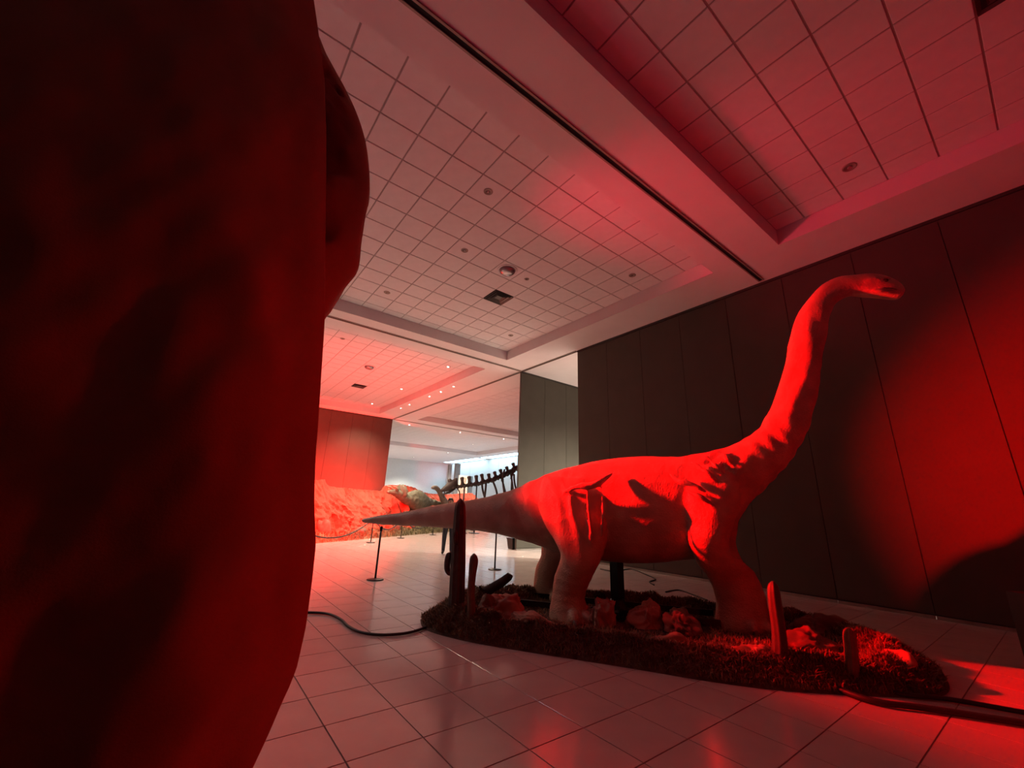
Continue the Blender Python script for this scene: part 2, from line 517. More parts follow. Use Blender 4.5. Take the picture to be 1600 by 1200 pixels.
# ------------------------------------------------------------------ large drape at the left
FW = Vector((0.602, 0.798, 0)); LF = Vector((-0.798, 0.602, 0))
M_cloth = mat('brown_red_cloth', (0.30, 0.10, 0.06), 0.85, var=0.15, scale=2.5, bump=0.12, bscale=160)


def fwd_hit(x, y, D):
    d = pix(x, y); t = D / d.dot(FW); p = d * t
    return p.dot(LF), H + p.z


edge = [(486, -70), (490, 0), (499, 60), (506, 120), (509, 200), (509, 300), (508, 400), (508, 480), (504, 560), (500, 620), (493, 720), (491, 780),
        (494, 850), (488, 910), (478, 980), (465, 1040), (455, 1068), (440, 1100), (423, 1140), (395, 1200), (372, 1245)]
prof = sorted([fwd_hit(x, y, 1.5)[::-1] for x, y in edge])        # (z, left)
zs = [p[0] for p in prof]; ls = [p[1] for p in prof]
drape = empty('draped_rock_wall', FW * 1.6 + LF * 1.6, 'tall dark red cloth drape over a mock rock wall filling the left side', 'drape')
off = FW * 1.6 + LF * 1.6
rings = []
NZ, NA = 150, 120
sec = [(0.0, 1.50), (0.05, 1.40), (0.22, 1.22), (0.6, 1.06), (1.1, 0.98), (1.7, 1.0), (2.2, 1.3), (2.3, 1.9), (1.7, 2.35), (0.95, 2.3), (0.45, 2.0), (0.12, 1.68)]
secc = catmull([(a, b, 0) for a, b in sec + sec[:1]], 10)[:-1]
for iz in range(NZ + 1):
    z = 4.3 * iz / NZ
    e = float(np.interp(z, zs, ls)) if z >= zs[0] else ls[0] - (zs[0] - z) * 0.12
    ring = []
    n = len(secc)
    for k, p in enumerate(secc):
        q = secc[(k + 1) % n] - secc[k - 1]; nor = Vector((q.y, -q.x, 0)).normalized()
        l, f = p.x, p.y
        at_edge = math.exp(-((l / 0.12) ** 2 + ((f - 1.5) / 0.2) ** 2))
        fold = 0.03 * mnoise.noise(Vector((l * 3.0, f * 3.0, z * 0.7 + 4))) + 0.018 * abs(mnoise.noise(Vector((l * 5 + z * 1.3, f * 5, z * 1.8)))) + 0.014 * mnoise.noise(Vector((l * 12 + z * 3, f * 12, z * 5)))
        fold += 0.022 * (0.5 - 1.5 * abs(mnoise.noise(Vector((l * 2.2 + z * 0.8, f * 2.2, z * 1.1 + 8))))) + 0.016 * (0.5 - 1.5 * abs(mnoise.noise(Vector((l * 4 - z * 1.7, f * 4, z * 2.2 + 3)))))
        fold *= (1 - 0.93 * at_edge)
        l += nor.x * fold; f += nor.y * fold
        ring.append(FW * f + LF * (e + l) + Vector((0, 0, z)) - off)
    rings.append(ring)
MB().loft(rings).obj('cloth', M_cloth, drape, True)
# bulging fold behind
fe = [(500, 60), (510, 85), (526, 115), (546, 152), (562, 190), (571, 225), (575.5, 280), (570, 320), (563, 360), (557, 411), (538, 436), (520, 463), (504, 490)]
rings = []
fe2 = catmull([(a, b, 0) for a, b in fe], 5)
for kk, p in enumerate(fe2):
    l0, z = fwd_hit(p.x, p.y, 1.95)
    ring = []
    for k in range(40):
        a = 2 * PI * k / 40
        l = 0.34 * (1 - math.cos(a)) ; f = 1.95 + 0.24 * math.sin(a) + 0.35 * l
        wv = (0.05 * mnoise.noise(Vector((math.cos(a) * 2.2, math.sin(a) * 2.2, z * 4))) + 0.15 * abs(mnoise.noise(Vector((l * 7 + z * 3, z * 4, 3.3)))) + 0.08 * abs(mnoise.noise(Vector((l * 14 - z * 6, z * 9, 1.3))))) * (1 - math.exp(-(l / 0.05) ** 2))
        ring.append(FW * (f - wv) + LF * (l0 + l) + Vector((0, 0, z)) - off)
    rings.append(ring)
MB().loft(rings).obj('hanging_fold', M_cloth, drape, True)

# ------------------------------------------------------------------ the long-necked dinosaur
mat_skin = mat('dinosaur_skin', (0.40, 0.26, 0.18), 0.42, var=0.22, scale=3.5, spec=0.5)
nt = mat_skin.node_tree; b = nt.nodes['Principled BSDF']
tc = nt.nodes.new('ShaderNodeTexCoord')
vo = nt.nodes.new('ShaderNodeTexVoronoi'); vo.inputs['Scale'].default_value = 46
n2 = nt.nodes.new('ShaderNodeTexNoise'); n2.inputs['Scale'].default_value = 9; n2.inputs['Detail'].default_value = 6
mx = nt.nodes.new('ShaderNodeMath'); mx.operation = 'MULTIPLY_ADD'; mx.inputs[1].default_value = 0.5
nt.links.new(tc.outputs['Object'], vo.inputs['Vector']); nt.links.new(tc.outputs['Object'], n2.inputs['Vector'])
nt.links.new(vo.outputs['Distance'], mx.inputs[0]); nt.links.new(n2.outputs['Fac'], mx.inputs[2])
bp = nt.nodes.new('ShaderNodeBump'); bp.inputs['Strength'].default_value = 0.5; bp.inputs['Distance'].default_value = 0.02
nt.links.new(mx.outputs[0], bp.inputs['Height']); nt.links.new(bp.outputs[0], b.inputs['Normal'])

NB = 6.7
dino = MB()
spine = [((566, 811), (567, 816), .035), ((580, 808), (580, 818), .06), ((600, 804.5), (600, 820), .085), ((640, 798), (645, 822), .12), ((693, 788), (690, 824), .17), ((747, 780), (747, 829), .22),
         ((800, 766), (797, 838), .30), ((853, 743), (848, 854), .41), ((900, 728), (890, 868), .50), ((950, 718), (945, 876), .57), ((1007, 714), (1000, 880), .60),
         ((1060, 714), (1058, 876), .58), ((1105, 706), (1100, 868), .52), ((1132, 700), (1137, 838), .45), ((1153, 691), (1168, 790), .37), ((1172, 679), (1196, 764), .31),
         ((1190, 663), (1220, 738), .27), ((1206, 638), (1250, 698), .235), ((1218, 604), (1269, 645), .21), ((1228, 567), (1279, 596), .195), ((1234, 527), (1287, 541), .18),
         ((1243, 498), (1293, 507), .165), ((1262, 469), (1300, 482), .15), ((1283, 447), (1311, 469), .14), ((1306, 435), (1326, 462), .13),
         ((1332, 432), (1338, 461), .135), ((1352, 430), (1352, 462.5), .15), ((1370, 431), (1368, 464), .15), ((1386, 435), (1384, 466), .135), ((1399, 441), (1397, 467.5), .12), ((1407, 447), (1404, 467), .10), ((1411.5, 453), (1409.5, 463), .055)]
cs = []
for tp, bt, wd in spine:
    a = on_n(*tp, NB); c_ = on_n(*bt, NB)
    cs.append(((a[0] + c_[0]) / 2, (a[2] + c_[2]) / 2, (a[0] - c_[0]) / 2, (a[2] - c_[2]) / 2, wd))
arr = np.array(cs)
# smooth resample
tt = np.arange(len(arr)); tn = np.linspace(0, len(arr) - 1, (len(arr) - 1) * 3 + 1)
cols = []
for c_ in range(5):
    pts = catmull([(i, v, 0) for i, v in enumerate(arr[:, c_])], 3)
    cols.append([p.y for p in pts])
rings = []
for s_, z_, vs, vz, wd in zip(*cols):
    ring = []
    for k in range(28):
        a = 2 * PI * k / 28
        ca, sa = math.cos(a), math.sin(a)
        ring.append((s_ + vs * ca, NB + wd * math.copysign(abs(sa) ** 0.9, sa), z_ + vz * ca))
    rings.append(ring)
dino.loft(rings)


def leg(pairs, nplane, nshift=0.0, sshift=0.0, floorz=None):
    rr = []
    for i, (lp, rp, wd, dn) in enumerate(pairs):
        npl = nplane + nshift + dn; a = on_n(*lp, npl); c_ = on_n(*rp, npl)
        sc, hw = (a[0] + c_[0]) / 2 + sshift, abs(c_[0] - a[0]) / 2
        zc = (a[2] + c_[2]) / 2
        if i == len(pairs) - 1 and floorz is not None: zc = floorz
        tilt = (c_[2] - a[2]) / 2 if i < len(pairs) - 2 else 0
        rr.append((sc, nplane + nshift + dn, zc, hw, wd, tilt))
    R_ = []
    cc = [catmull([(i, r[q], 0) for i, r in enumerate(rr)], 4) for q in range(6)]
    for i in range(len(cc[0])):
        s_, n_, z_, hw, wd, tl = [cc[q][i].y for q in range(6)]
        R_.append([(s_ + hw * math.cos(2 * PI * k / 24), n_ + wd * math.sin(2 * PI * k / 24), z_ + tl * math.cos(2 * PI * k / 24)) for k in range(24)])
    dino.loft(R_)
    return rr[-1]


foot_h = leg([((850, 745), (940, 750), .16, .25), ((842, 775), (948, 775), .24, .12), ((850, 810), (948, 812), .28, .06), ((868, 845), (946, 850), .27, 0.02), ((877, 870), (938, 876), .24, 0), ((867, 900), (926, 900), .21, 0),
              ((863, 930), (914, 932), .21, 0), ((859, 953), (921, 953), .24, 0), ((858, 970), (930, 968), .26, -.02)], 6.15, floorz=0.02)
foot_f = leg([((1058, 735), (1135, 725), .15, .22), ((1060, 760), (1152, 752), .22, .12), ((1064, 782), (1156, 785), .25, .04), ((1072, 812), (1148, 815), .24, 0), ((1077, 848), (1138, 848), .21, 0), ((1090, 880), (1148, 868), .19, .12),
              ((1108, 905), (1176, 892), .18, .28), ((1118, 935), (1194, 925), .19, .36), ((1119, 958), (1200, 952), .20, .38), ((1115, 978), (1204, 976), .22, .38)], 6.2, floorz=0.02)
foot_h2 = leg([((850, 770), (930, 770), .2, -.1), ((846, 830), (930, 830), .26, -.02), ((846, 865), (922, 865), .25, 0), ((838, 885), (905, 885), .22, 0), ((835, 902), (893, 902), .21, 0), ((833, 925), (890, 925), .22, 0), ((830, 940), (896, 940), .25, 0)], 7.25, floorz=0.02)
foot_f2 = leg([((1075, 760), (1150, 760), .2, -.1), ((1085, 800), (1155, 800), .24, 0), ((1095, 850), (1150, 850), .2, 0), ((1112, 885), (1165, 885), .18, 0), ((1122, 915), (1180, 915), .19, 0), ((1120, 945), (1186, 945), .22, 0)], 7.2, floorz=0.02)
# toes
for ft, nd in ((foot_h, -1), (foot_f, -1), (foot_h2, -1), (foot_f2, -1)):
    for q in range(4):
        a = math.radians(-75 + 40 * q)
        c0 = (ft[0] + 0.75 * ft[3] * math.cos(a), ft[1] + 0.75 * ft[4] * math.sin(a))
        c1 = (ft[0] + 1.15 * ft[3] * math.cos(a), ft[1] + 1.2 * ft[4] * math.sin(a))
        dino.tube([(c0[0], c0[1], 0.12), ((c0[0] + c1[0]) / 2, (c0[1] + c1[1]) / 2, 0.10), (c1[0], c1[1], 0.055)], [0.075, 0.075, 0.05], 10)
# big skin folds as ridges
def ridge(pts, n, r):
    P = catmull([on_n(x, y, nn) for (x, y), nn in zip(pts, n if hasattr(n, '__len__') else [n] * len(pts))], 4)
    m_ = len(P)
    dino.tube(P, [max(0.012, r * math.sin(PI * (0.08 + 0.84 * i / (m_ - 1)))) for i in range(m_)], 8)


ridge([(880, 768), (905, 760), (928, 758), (945, 748), (958, 738)], [6.04, 5.97, 5.97, 6.07, 6.15], 0.05)
ridge([(890, 768), (893, 800), (903, 830), (914, 852)], [6.0, 5.93, 5.93, 5.97], 0.022)
ridge([(918, 762), (920, 800), (924, 835), (922, 858)], [5.97, 5.915, 5.915, 5.95], 0.022)
ridge([(940, 760), (942, 800), (940, 840)], [6.01, 5.95, 5.97], 0.024)
ridge([(1046, 740), (1060, 752), (1082, 757), (1104, 770)], [6.08, 5.98, 5.96, 5.98], 0.04)
ridge([(1068, 765), (1085, 772), (1108, 785), (1130, 800)], [6.0, 5.94, 5.94, 6.0], 0.035)
ridge([(1080, 722), (1100, 735), (1120, 752)], [6.22, 6.12, 6.1], 0.035)
ridge([(1102, 712), (1120, 730), (1140, 752)], [6.28, 6.2, 6.2], 0.032)
ridge([(1126, 702), (1148, 735), (1160, 775)], [6.4, 6.3, 6.32], 0.028)
# brow and jaw
ridge([(1350, 441), (1368, 436), (1386, 442)], [6.56, 6.555, 6.58], 0.035)
ridge([(1360, 455), (1380, 455), (1398, 458)], [6.55, 6.56, 6.6], 0.03)
me = remeshed(dino, 'skin_body', 0.022, 3)
nv = len(me.vertices)
co = np.empty(nv * 3); me.vertices.foreach_get('co', co); co = co.reshape(-1, 3)
no = np.empty(nv * 3); me.vertices.foreach_get('normal', no); no = no.reshape(-1, 3)
S, N_, Z = co[:, 0], co[:, 1], co[:, 2]


def blob(s, z, rs, rz): return np.exp(-((S - s) / rs) ** 2 - ((Z - z) / rz) ** 2)


wob = 0.6 * np.sin(3.1 * S + 2.0 * Z + 1.3 * N_) + 0.5 * np.sin(5.3 * Z - 4.1 * S + 2.2 * N_)
d = np.zeros(nv)
def ridged(P, seed):
    return np.array([1 - 2.6 * abs(mnoise.noise(Vector((p[0] + seed, p[1], p[2])))) for p in P])


sel = np.where((S > -2.7) & (S < -0.7) & (Z > 0.7))[0]
P = np.stack([(0.86 * S + 0.5 * Z)[sel] * 6.0, (-0.5 * S + 0.86 * Z)[sel] * 1.3, N_[sel] * 1.6], 1)
d[sel] += 0.017 * (blob(-1.75, 1.4, 0.6, 0.55)[sel]) * ridged(P, 3.1)                             # tail root
P = np.stack([(0.96 * S + 0.25 * Z)[sel] * 5.0, Z[sel] * 1.0, N_[sel] * 1.5], 1)
d[sel] += 0.016 * (blob(-1.0, 1.25, 0.42, 0.6)[sel]) * ridged(P, 9.7)                             # thigh
P = np.stack([S * 2.6, N_ * 2.6, Z * 2.6], 1)
d += 0.008 * ridged(P, 21.0) * np.clip((Z - 0.25) * 2, 0, 1)
d += 0.014 * blob(1.15, 1.95, 0.4, 0.45) * np.sin(30 * (0.8 * S - 0.6 * Z) + 3.0 * wob)           # shoulder
d += 0.005 * blob(1.0, 0.9, 0.5, 0.4) * np.sin(34 * Z + 3 * wob)                                  # foreleg
d += 0.003 * blob(-0.95, 0.4, 0.4, 0.35) * np.sin(46 * Z + 9 * S + 4 * wob)
nk = np.clip((Z - 2.35) / 0.4, 0, 1) * np.clip((S - 1.2) / 0.3, 0, 1) * np.clip((4.5 - Z) / 0.3, 0, 1)
d += 0.008 * nk * np.sin(26 * (0.92 * S - 0.25 * Z) + 2.2 * wob)                                  # neck, lengthwise
d += 0.007 * np.clip((S - 1.3) / 0.3, 0, 1) * np.clip((2.9 - Z) / 0.3, 0, 1) * np.clip((Z - 1.6) / 0.3, 0, 1) * np.sin(36 * (0.7 * S + 0.3 * Z) + 2 * wob)
d += 0.006 * wob * np.clip((Z - 0.3), 0, 1) * 0.5
co += no * d[:, None]
A = np.array([[AXS.x, AXS.y, 0], [AXN.x, AXN.y, 0], [0, 0, 1.0]])
base = DW(0, NB, 0)
cow = co @ A - np.array(base)
me.vertices.foreach_set('co', cow.ravel())
me.materials.append(mat_skin); me.update()
droot = empty('long_necked_dinosaur', base, 'huge red-lit long-necked dinosaur model standing on the brown mound', 'dinosaur')
link_mesh('skin_body', me, droot)
M_eye = mat('eye_gloss', (0.015, 0.01, 0.008), 0.08)
M_lid = mat('eye_lid', (0.16, 0.12, 0.09), 0.5)
for sd in (-1, 1):
    s_, _, z_ = on_n(1376, 446, NB)
    p = DW(s_, NB + sd * 0.148, z_) - base
    e = MB().lathe([(0.001, -0.028), (0.016, -0.022), (0.026, -0.008), (0.026, 0.008), (0.016, 0.022), (0.001, 0.028)], 14).obj('eye', M_eye, droot, True)
    e.location = p
    t = MB().tube([DW(0.05 * math.cos(a), sd * 0.006, 0.036 * math.sin(a)) for a in np.linspace(0.2, PI - 0.2, 8)], 0.012, 6).obj('eyelid', M_lid, e, True)
    # mouth line and nostril
    pts = [DW(*[v for v in (on_n(x, y, NB)[0], NB + sd * wv, on_n(x, y, NB)[2])]) - base for x, y, wv in ((1372, 457.5, .152), (1386, 457.5, .134), (1398, 459, .108), (1409, 460, .06))]
    MB().tube(pts, 0.0045, 6).obj('mouth_line', M_eye, droot, True)
M_nail = mat('toe_nail', (0.12, 0.09, 0.07), 0.4)
for ft in (foot_h, foot_f, foot_h2, foot_f2):
    for q in range(4):
        a = math.radians(-75 + 40 * q)
        c0 = DW(ft[0] + 1.12 * ft[3] * math.cos(a), ft[1] + 1.16 * ft[4] * math.sin(a), 0.075) - base
        c1 = DW(ft[0] + 1.36 * ft[3] * math.cos(a), ft[1] + 1.42 * ft[4] * math.sin(a), 0.03) - base
        MB().tube([c0, c0.lerp(c1, 0.5) + Vector((0, 0, 0.004)), c1], [0.036, 0.032, 0.008], 8).obj('toenail', M_nail, droot, True)
# steel stand carrying the model
st = empty('support_stand', DW(-0.45, 6.75, 0), 'black steel support post with floor beam under the dinosaur belly', 'stand')
pb = DW(-0.45, 6.75, 0)
p0 = on_n(965, 930, 6.75); p1 = on_n(964, 868, 6.75)
q0 = DW(p0[0], 6.75, 0.0) - pb
mbp = MB(); mbp.box(q0.x - 0.07, q0.x + 0.07, q0.y - 0.07, q0.y + 0.07, 0.06, 0.95); mbp.obj('post', M_metal, st)
mbp = MB(); mbp.lathe([(0.16, 0.06), (0.16, 0.10), (0.11, 0.16), (0.10, 0.22), (0.075, 0.23)], 20, (q0.x, q0.y, 0)); mbp.obj('collar', M_metal, st, True)
a0 = DW(-2.0, 6.75, 0.10) - pb; a1 = DW(0.9, 6.75, 0.10) - pb
for dn in (-0.3, 0.3):
    MB().tube([a0 + AXN * dn, a1 + AXN * dn], 0.055, 4).obj('beam', M_metal, st)
MB().tube([q0 - AXN * 0.5 + Vector((0, 0, .1)), q0 + AXN * 0.5 + Vector((0, 0, .1))], 0.055, 4).obj('cross_beam', M_metal, st)

# ------------------------------------------------------------------ mound
outline = [(-2.80, 5.35), (-2.52, 4.98), (-1.99, 4.79), (-1.38, 4.72), (-.33, 4.67), (.82, 4.61), (1.74, 4.8), (2.38, 5.05), (2.72, 5.6), (2.84, 6.2), (2.66, 6.9), (2.2, 7.4), (1.3, 7.65), (.2, 7.75), (-1, 7.7), (-2.0, 7.35), (-2.6, 6.8), (-2.85, 6.0)]
oc = catmull([(a, b_, 0) for a, b_ in outline + outline[:1]], 8)[:-1]
cen = Vector((0.1, 6.25, 0))


def mound_h(r, s, n):
    roll = 0.17 * math.exp(-((r - 0.86) / 0.10) ** 2)
    base_ = 0.035 if r < 0.86 else 0.035 * max(0, (1 - r) / 0.14)
    nz = 0.07 * mnoise.noise(Vector((s * 2.3, n * 2.3, 0))) + 0.07 * mnoise.noise(Vector((s * 5, n * 5, 3)))
    back = 0.75 if n > 6.6 else 1.0
    left = 1.25 if s < -1.6 else 1.0
    return max(0.004, base_ + roll * back * left + nz * (0.35 + 2.2 * roll) * min(1, (1.001 - r) * 9))


M_soil = mat('dry_soil', (0.075, 0.045, 0.03), 0.95, var=0.5, scale=9, bump=1.0, bscale=30)
mroot = empty('mound_base', DW(cen.x, cen.y, 0), 'low brown mound of soil and dry grass under the big dinosaur', 'mound')
mo = DW(cen.x, cen.y, 0)
rings = []; NR = 44
mbm = MB(); no_ = len(oc); vv = []; ff = []
for i in range(NR + 1):
    r = 0.02 + 0.98 * (i / NR)
    for p in oc:
        q = cen.lerp(p, r); vv.append(DW(q.x, q.y, mound_h(r, q.x, q.y) if i < NR else 0.001) - mo)
for i in range(NR):
    for k in range(no_):
        j = (k + 1) % no_; ff.append((i * no_ + k, (i + 1) * no_ + k, (i + 1) * no_ + j, i * no_ + j))
ff.append(tuple(range(no_)))
mesh_obj('ground', vv, ff, M_soil, mroot, True)
rng = random.Random(5)


def blades(count, place, name, material, parent, origin, hmin, hmax, wid=0.006, lean=0.6):
    V, Fc = [], []
    for _ in range(count):
        p = place()
        if p is None: continue
        a = rng.uniform(0, 2 * PI); hh = rng.uniform(hmin, hmax); ln = rng.uniform(0.1, lean) * hh
        dx, dy = math.cos(a), math.sin(a); ww = wid * rng.uniform(0.6, 1.4)
        b0 = len(V)
        mid = (p[0] + dx * ln * .3, p[1] + dy * ln * .3, p[2] + hh * .6)
        tip = (p[0] + dx * ln, p[1] + dy * ln, p[2] + hh)
        V += [(p[0] - dy * ww, p[1] + dx * ww, p[2] - .01), (p[0] + dy * ww, p[1] - dx * ww, p[2] - .01), (mid[0] + dy * ww * .8, mid[1] - dx * ww * .8, mid[2]), (mid[0] - dy * ww * .8, mid[1] + dx * ww * .8, mid[2]), tip]
        Fc += [(b0, b0 + 1, b0 + 2, b0 + 3), (b0 + 3, b0 + 2, b0 + 4)]
    V = [(v[0] - origin.x, v[1] - origin.y, v[2] - origin.z) for v in V]
    return tag(mesh_obj(name, V, Fc, material, parent), kind='stuff')


def on_mound(rmin, rmax):
    def f():
        k = rng.random() * no_; i = int(k) % no_; p = oc[i].lerp(oc[(i + 1) % no_], k - int(k))
        r = rng.uniform(rmin, rmax); q = cen.lerp(p, r)
        w_ = DW(q.x, q.y, mound_h(r, q.x, q.y))
        return w_
    return f


M_grass = mat('dry_grass', (0.15, 0.10, 0.055), 0.8, var=0.5, scale=5)
M_grass2 = mat('straw', (0.30, 0.19, 0.10), 0.8, var=0.4, scale=5)
blades(30000, on_mound(0.76, 0.995), 'grass_rim', M_grass, mroot, mo, 0.012, 0.055, 0.006, 2.2)
blades(9000, on_mound(0.25, 0.86), 'straw_litter', M_grass2, mroot, mo, 0.02, 0.06, 0.004, 1.6)


def crumple(name, loc, size, seed, material, label, cat, group=None, rotz=0.0, flat=0.0, sub=5, amp=0.20):
    bm = bmesh.new(); bmesh.ops.create_icosphere(bm, subdivisions=sub, radius=1.0)
    so = Vector((seed * 3.7, seed * 1.9, seed * 5.3))
    for v in bm.verts:
        p = v.co.copy()
        wp = p + 0.35 * Vector((mnoise.noise(p * 1.3 + so), mnoise.noise(p * 1.3 + so * 2), mnoise.noise(p * 1.3 + so * 3)))
        k = 0.82 + 0.55 * mnoise.noise(wp * 1.1 + so)
        f_, a_ = 1.9, amp
        for _ in range(4):
            k += a_ * (0.5 - 1.6 * abs(mnoise.noise(wp * f_ + so * f_))); f_ *= 2.0; a_ *= 0.5
        p = p * max(0.3, k)
        p.z = max(p.z, -0.25 + flat)
        v.co = (p.x * size[0], p.y * size[1], (p.z + 0.25 - flat) * size[2])
    me_ = bpy.data.meshes.new(name); bm.to_mesh(me_); bm.free()
    me_.polygons.foreach_set('use_smooth', [True] * len(me_.polygons))
    me_.materials.append(material)
    o = bpy.data.objects.new(name, me_); C.objects.link(o)
    o.location = loc; o.rotation_euler = (0, 0, rotz)
    return tag(o, label, cat, group)


M_paper = mat('crumpled_cloth', (0.34, 0.16, 0.11), 0.7, var=0.2, scale=4)
M_paper_d = mat('crumpled_brown_cloth', (0.15, 0.085, 0.06), 0.8, var=0.3, scale=4)
AR = math.atan2(AXS.y, AXS.x)
G = 'crumpled cloth rocks on the mound'
for px_, py_, n_, sz, mt_, lab, rz in [
    (785, 948, 5.75, (.34, .22, .30), M_paper, 'pale crumpled cloth rock beside the two left cacti', .3),
    (762, 948, 5.6, (.18, .15, .22), M_paper_d, 'small crumpled cloth rock directly behind the thin left cactus', 1.3),
    (828, 965, 5.5, (.36, .12, .13), M_paper, 'flat pale cloth strip left of the near hind foot', -.45),
    (700, 985, 5.15, (.16, .13, .12), M_paper_d, 'small brown cloth rock at the foot of the tall cactus', .2),
    (940, 960, 6.0, (.22, .18, .30), M_paper, 'crumpled red-lit cloth rock between hind foot and post', .8),
    (1012, 958, 6.1, (.24, .16, .26), M_paper, 'crumpled red-lit cloth rock right of the support post', .1),
    (1062, 967, 6.0, (.26, .2, .2), M_paper_d, 'dark crumpled cloth rock behind the front foot', 1.9),
    (1048, 1004, 5.25, (.24, .13, .17), M_paper, 'bright red crumpled cloth rock near the front rim', .1),
    (990, 1002, 5.2, (.14, .12, .13), M_paper_d, 'small straw-covered rock left of the bright red cloth rock', .9),
    (1180, 1015, 5.3, (.20, .12, .10), M_paper, 'low red cloth rock left of the right tall cactus', .2),
    (1265, 1000, 5.9, (.28, .2, .16), M_paper_d, 'dark cloth rock between the two right cacti', .6),
    (1392, 1036, 5.45, (.21, .19, .20), M_paper, 'rounded red boulder at the right end of the mound', .4),
    (1290, 985, 6.8, (.4, .24, .22), M_paper_d, 'large dark cloth rock behind the right tall cactus', .2),
]:
    s_, n__, z_ = on_n(px_, py_, n_)
    crumple('cloth_rock', DW(s_, n_, max(0.03, min(z_ - sz[2] * 0.5, 0.14)) - 0.03), sz, px_ * 0.013, mt_, lab, 'rock', G, AR + rz, amp=0.06 if 'boulder' in lab else 0.20)

# driftwood stub on the left rock
s0, _, z0 = on_n(765, 921, 6.3); s1, _, z1 = on_n(800, 901, 6.3)
lg = empty('wood_stub', DW(s0, 6.3, 0.05), 'short dark tilted wood stub at the back left of the mound', 'branch')
lo = DW(s0, 6.3, 0.05)
MB().tube([DW(s0 - .35, 6.3, 0.02) - lo, DW(s0 - .1, 6.3, z0 - .06) - lo, DW((s0 + s1) / 2, 6.3, (z0 + z1) / 2) - lo, DW(s1 - .04, 6.3, z1) - lo, DW(s1, 6.3, z1 - .01) - lo], [.07, .07, .065, .055, .03], 12).obj('bark', mat('dark_bark', (.03, .022, .018), .9, bump=.6), lg, True)
MB().tube([DW(s0 - .1, 6.3, z0 - .06) - lo, DW(s0 - .12, 6.2, z0 + .05) - lo], [.03, .012], 8).obj('twig', MATS['dark_bark'], lg, True)

# ------------------------------------------------------------------ cacti
M_cactus = mat('cactus_skin', (0.055, 0.04, 0.028), 0.55, var=0.3, scale=12)
M_cactus_y = mat('cactus_tan', (0.13, 0.07, 0.04), 0.6, var=0.3, scale=12)
M_spine = mat('cactus_spine', (0.28, 0.18, 0.12), 0.6)


def ribbed(pts, radii, n=10, sub=6, depth=0.16):
    P = catmull(pts, sub); R_ = [p.y for p in catmull([(i, r, 0) for i, r in enumerate(radii)], sub)]
    mb_ = MB(); rings = []
    a = Vector((1, 0, 0))
    for i, p in enumerate(P):
        t = (P[min(i + 1, len(P) - 1)] - P[max(i - 1, 0)]).normalized()
        a = (a - t * a.dot(t)).normalized(); b_ = t.cross(a)
        ring = []
        for k in range(n * 4):
            an = 2 * PI * k / (n * 4)
            rr = R_[i] * (1 - depth * 0.5 * (1 - math.cos(n * an)))
            ring.append(p + (a * math.cos(an) + b_ * math.sin(an)) * rr)
        rings.append(ring)
    mb_.loft(rings)
    return mb_, P, R_


def cactus(basep, paths, label, material, n=9):
    o = empty('cactus', basep, label, 'cactus', 'cacti on the mound')
    for q, (pts, rad) in enumerate(paths):
        mb_, P, R_ = ribbed([Vector(p) - basep for p in pts], rad, n)
        part = mb_.obj('stem' if q == 0 else 'arm', material, o, True)
        sp = MB()
        for i in range(3, len(P) - 1, 2):
            for k in range(n):
                an = 2 * PI * k / n + 0.0
                dirv = Vector((math.cos(an), math.sin(an), 0.25)).normalized()
                b0 = P[i] + Vector((math.cos(an), math.sin(an), 0)) * R_[i] * 0.97
                sd = Vector((-math.sin(an), math.cos(an), 0)) * 0.0015
                sp.add([b0 - sd, b0 + sd, b0 + dirv * 0.016], [(0, 1, 2)])
        tag(sp.obj('spines', M_spine, part), kind='stuff')


def stand(x, y, n):
    s_, _, z_ = on_n(x, y, n); return DW(s_, n, z_)


n1 = 5.25
bp_ = stand(712, 975, n1); bp_.z = 0.03
top = stand(719.5, 779, n1)
dirv = top - bp_
main = [bp_ + dirv * f for f in (0, .15, .4, .7, .9, .965, 1.0)]
arm = [stand(709, 893, n1), stand(702, 895, n1), stand(698.5, 888, n1), stand(699.5, 875, n1), stand(701.5, 866, n1), stand(702, 863, n1)]
cactus(bp_, [(main, [.105, .10, .098, .088, .075, .055, .012]), (arm, [.03, .034, .038, .042, .036, .01]),
             ([bp_ + dirv * .62 + AXN * -.03, bp_ + dirv * .64 + AXN * -.1, bp_ + dirv * .70 + AXN * -.12, bp_ + dirv * .74 + AXN * -.12], [.03, .035, .035, .01])],
       'tallest dark cactus with a short upturned arm in front of the tail', M_cactus)
n1 = 5.0
bp_ = stand(738, 1000, n1); bp_.z = 0.02
cactus(bp_, [([bp_, stand(737, 960, n1), stand(736, 925, n1), stand(738, 898, n1), stand(740, 880, n1), stand(740.5, 870, n1), stand(740.5, 865, n1)], [.052, .05, .044, .046, .054, .044, .01])],
       'short club-headed brown cactus right of the tallest cactus', M_cactus_y)
n1 = 4.92
bp_ = stand(1217, 1062, n1); bp_.z = 0.02
cactus(bp_, [([bp_, stand(1219, 1020, n1), stand(1217, 985, n1), stand(1212, 950, n1), stand(1209, 925, n1), stand(1208, 914, n1), stand(1207.5, 908, n1)], [.075, .07, .062, .06, .055, .04, .01])],
       'taller slightly leaning cactus at the right front of the mound', M_cactus, 7)
n1 = 4.95
bp_ = stand(1331, 1073, n1); bp_.z = 0.02
cactus(bp_, [([bp_, stand(1331, 1040, n1), stand(1329, 1010, n1), stand(1327, 995, n1), stand(1326.5, 986, n1), stand(1326.5, 981, n1)], [.06, .054, .052, .05, .04, .01])],
       'short stubby cactus at the right end of the mound', M_cactus_y, 9)

# ------------------------------------------------------------------ cables
def cable(pts, r, label, name='floor_cable', group=None):
    P = catmull(pts, 8)
    o = MB().tube(P, r, 8).obj(name, M_black, None, True)
    return tag(o, label, 'cable', group)


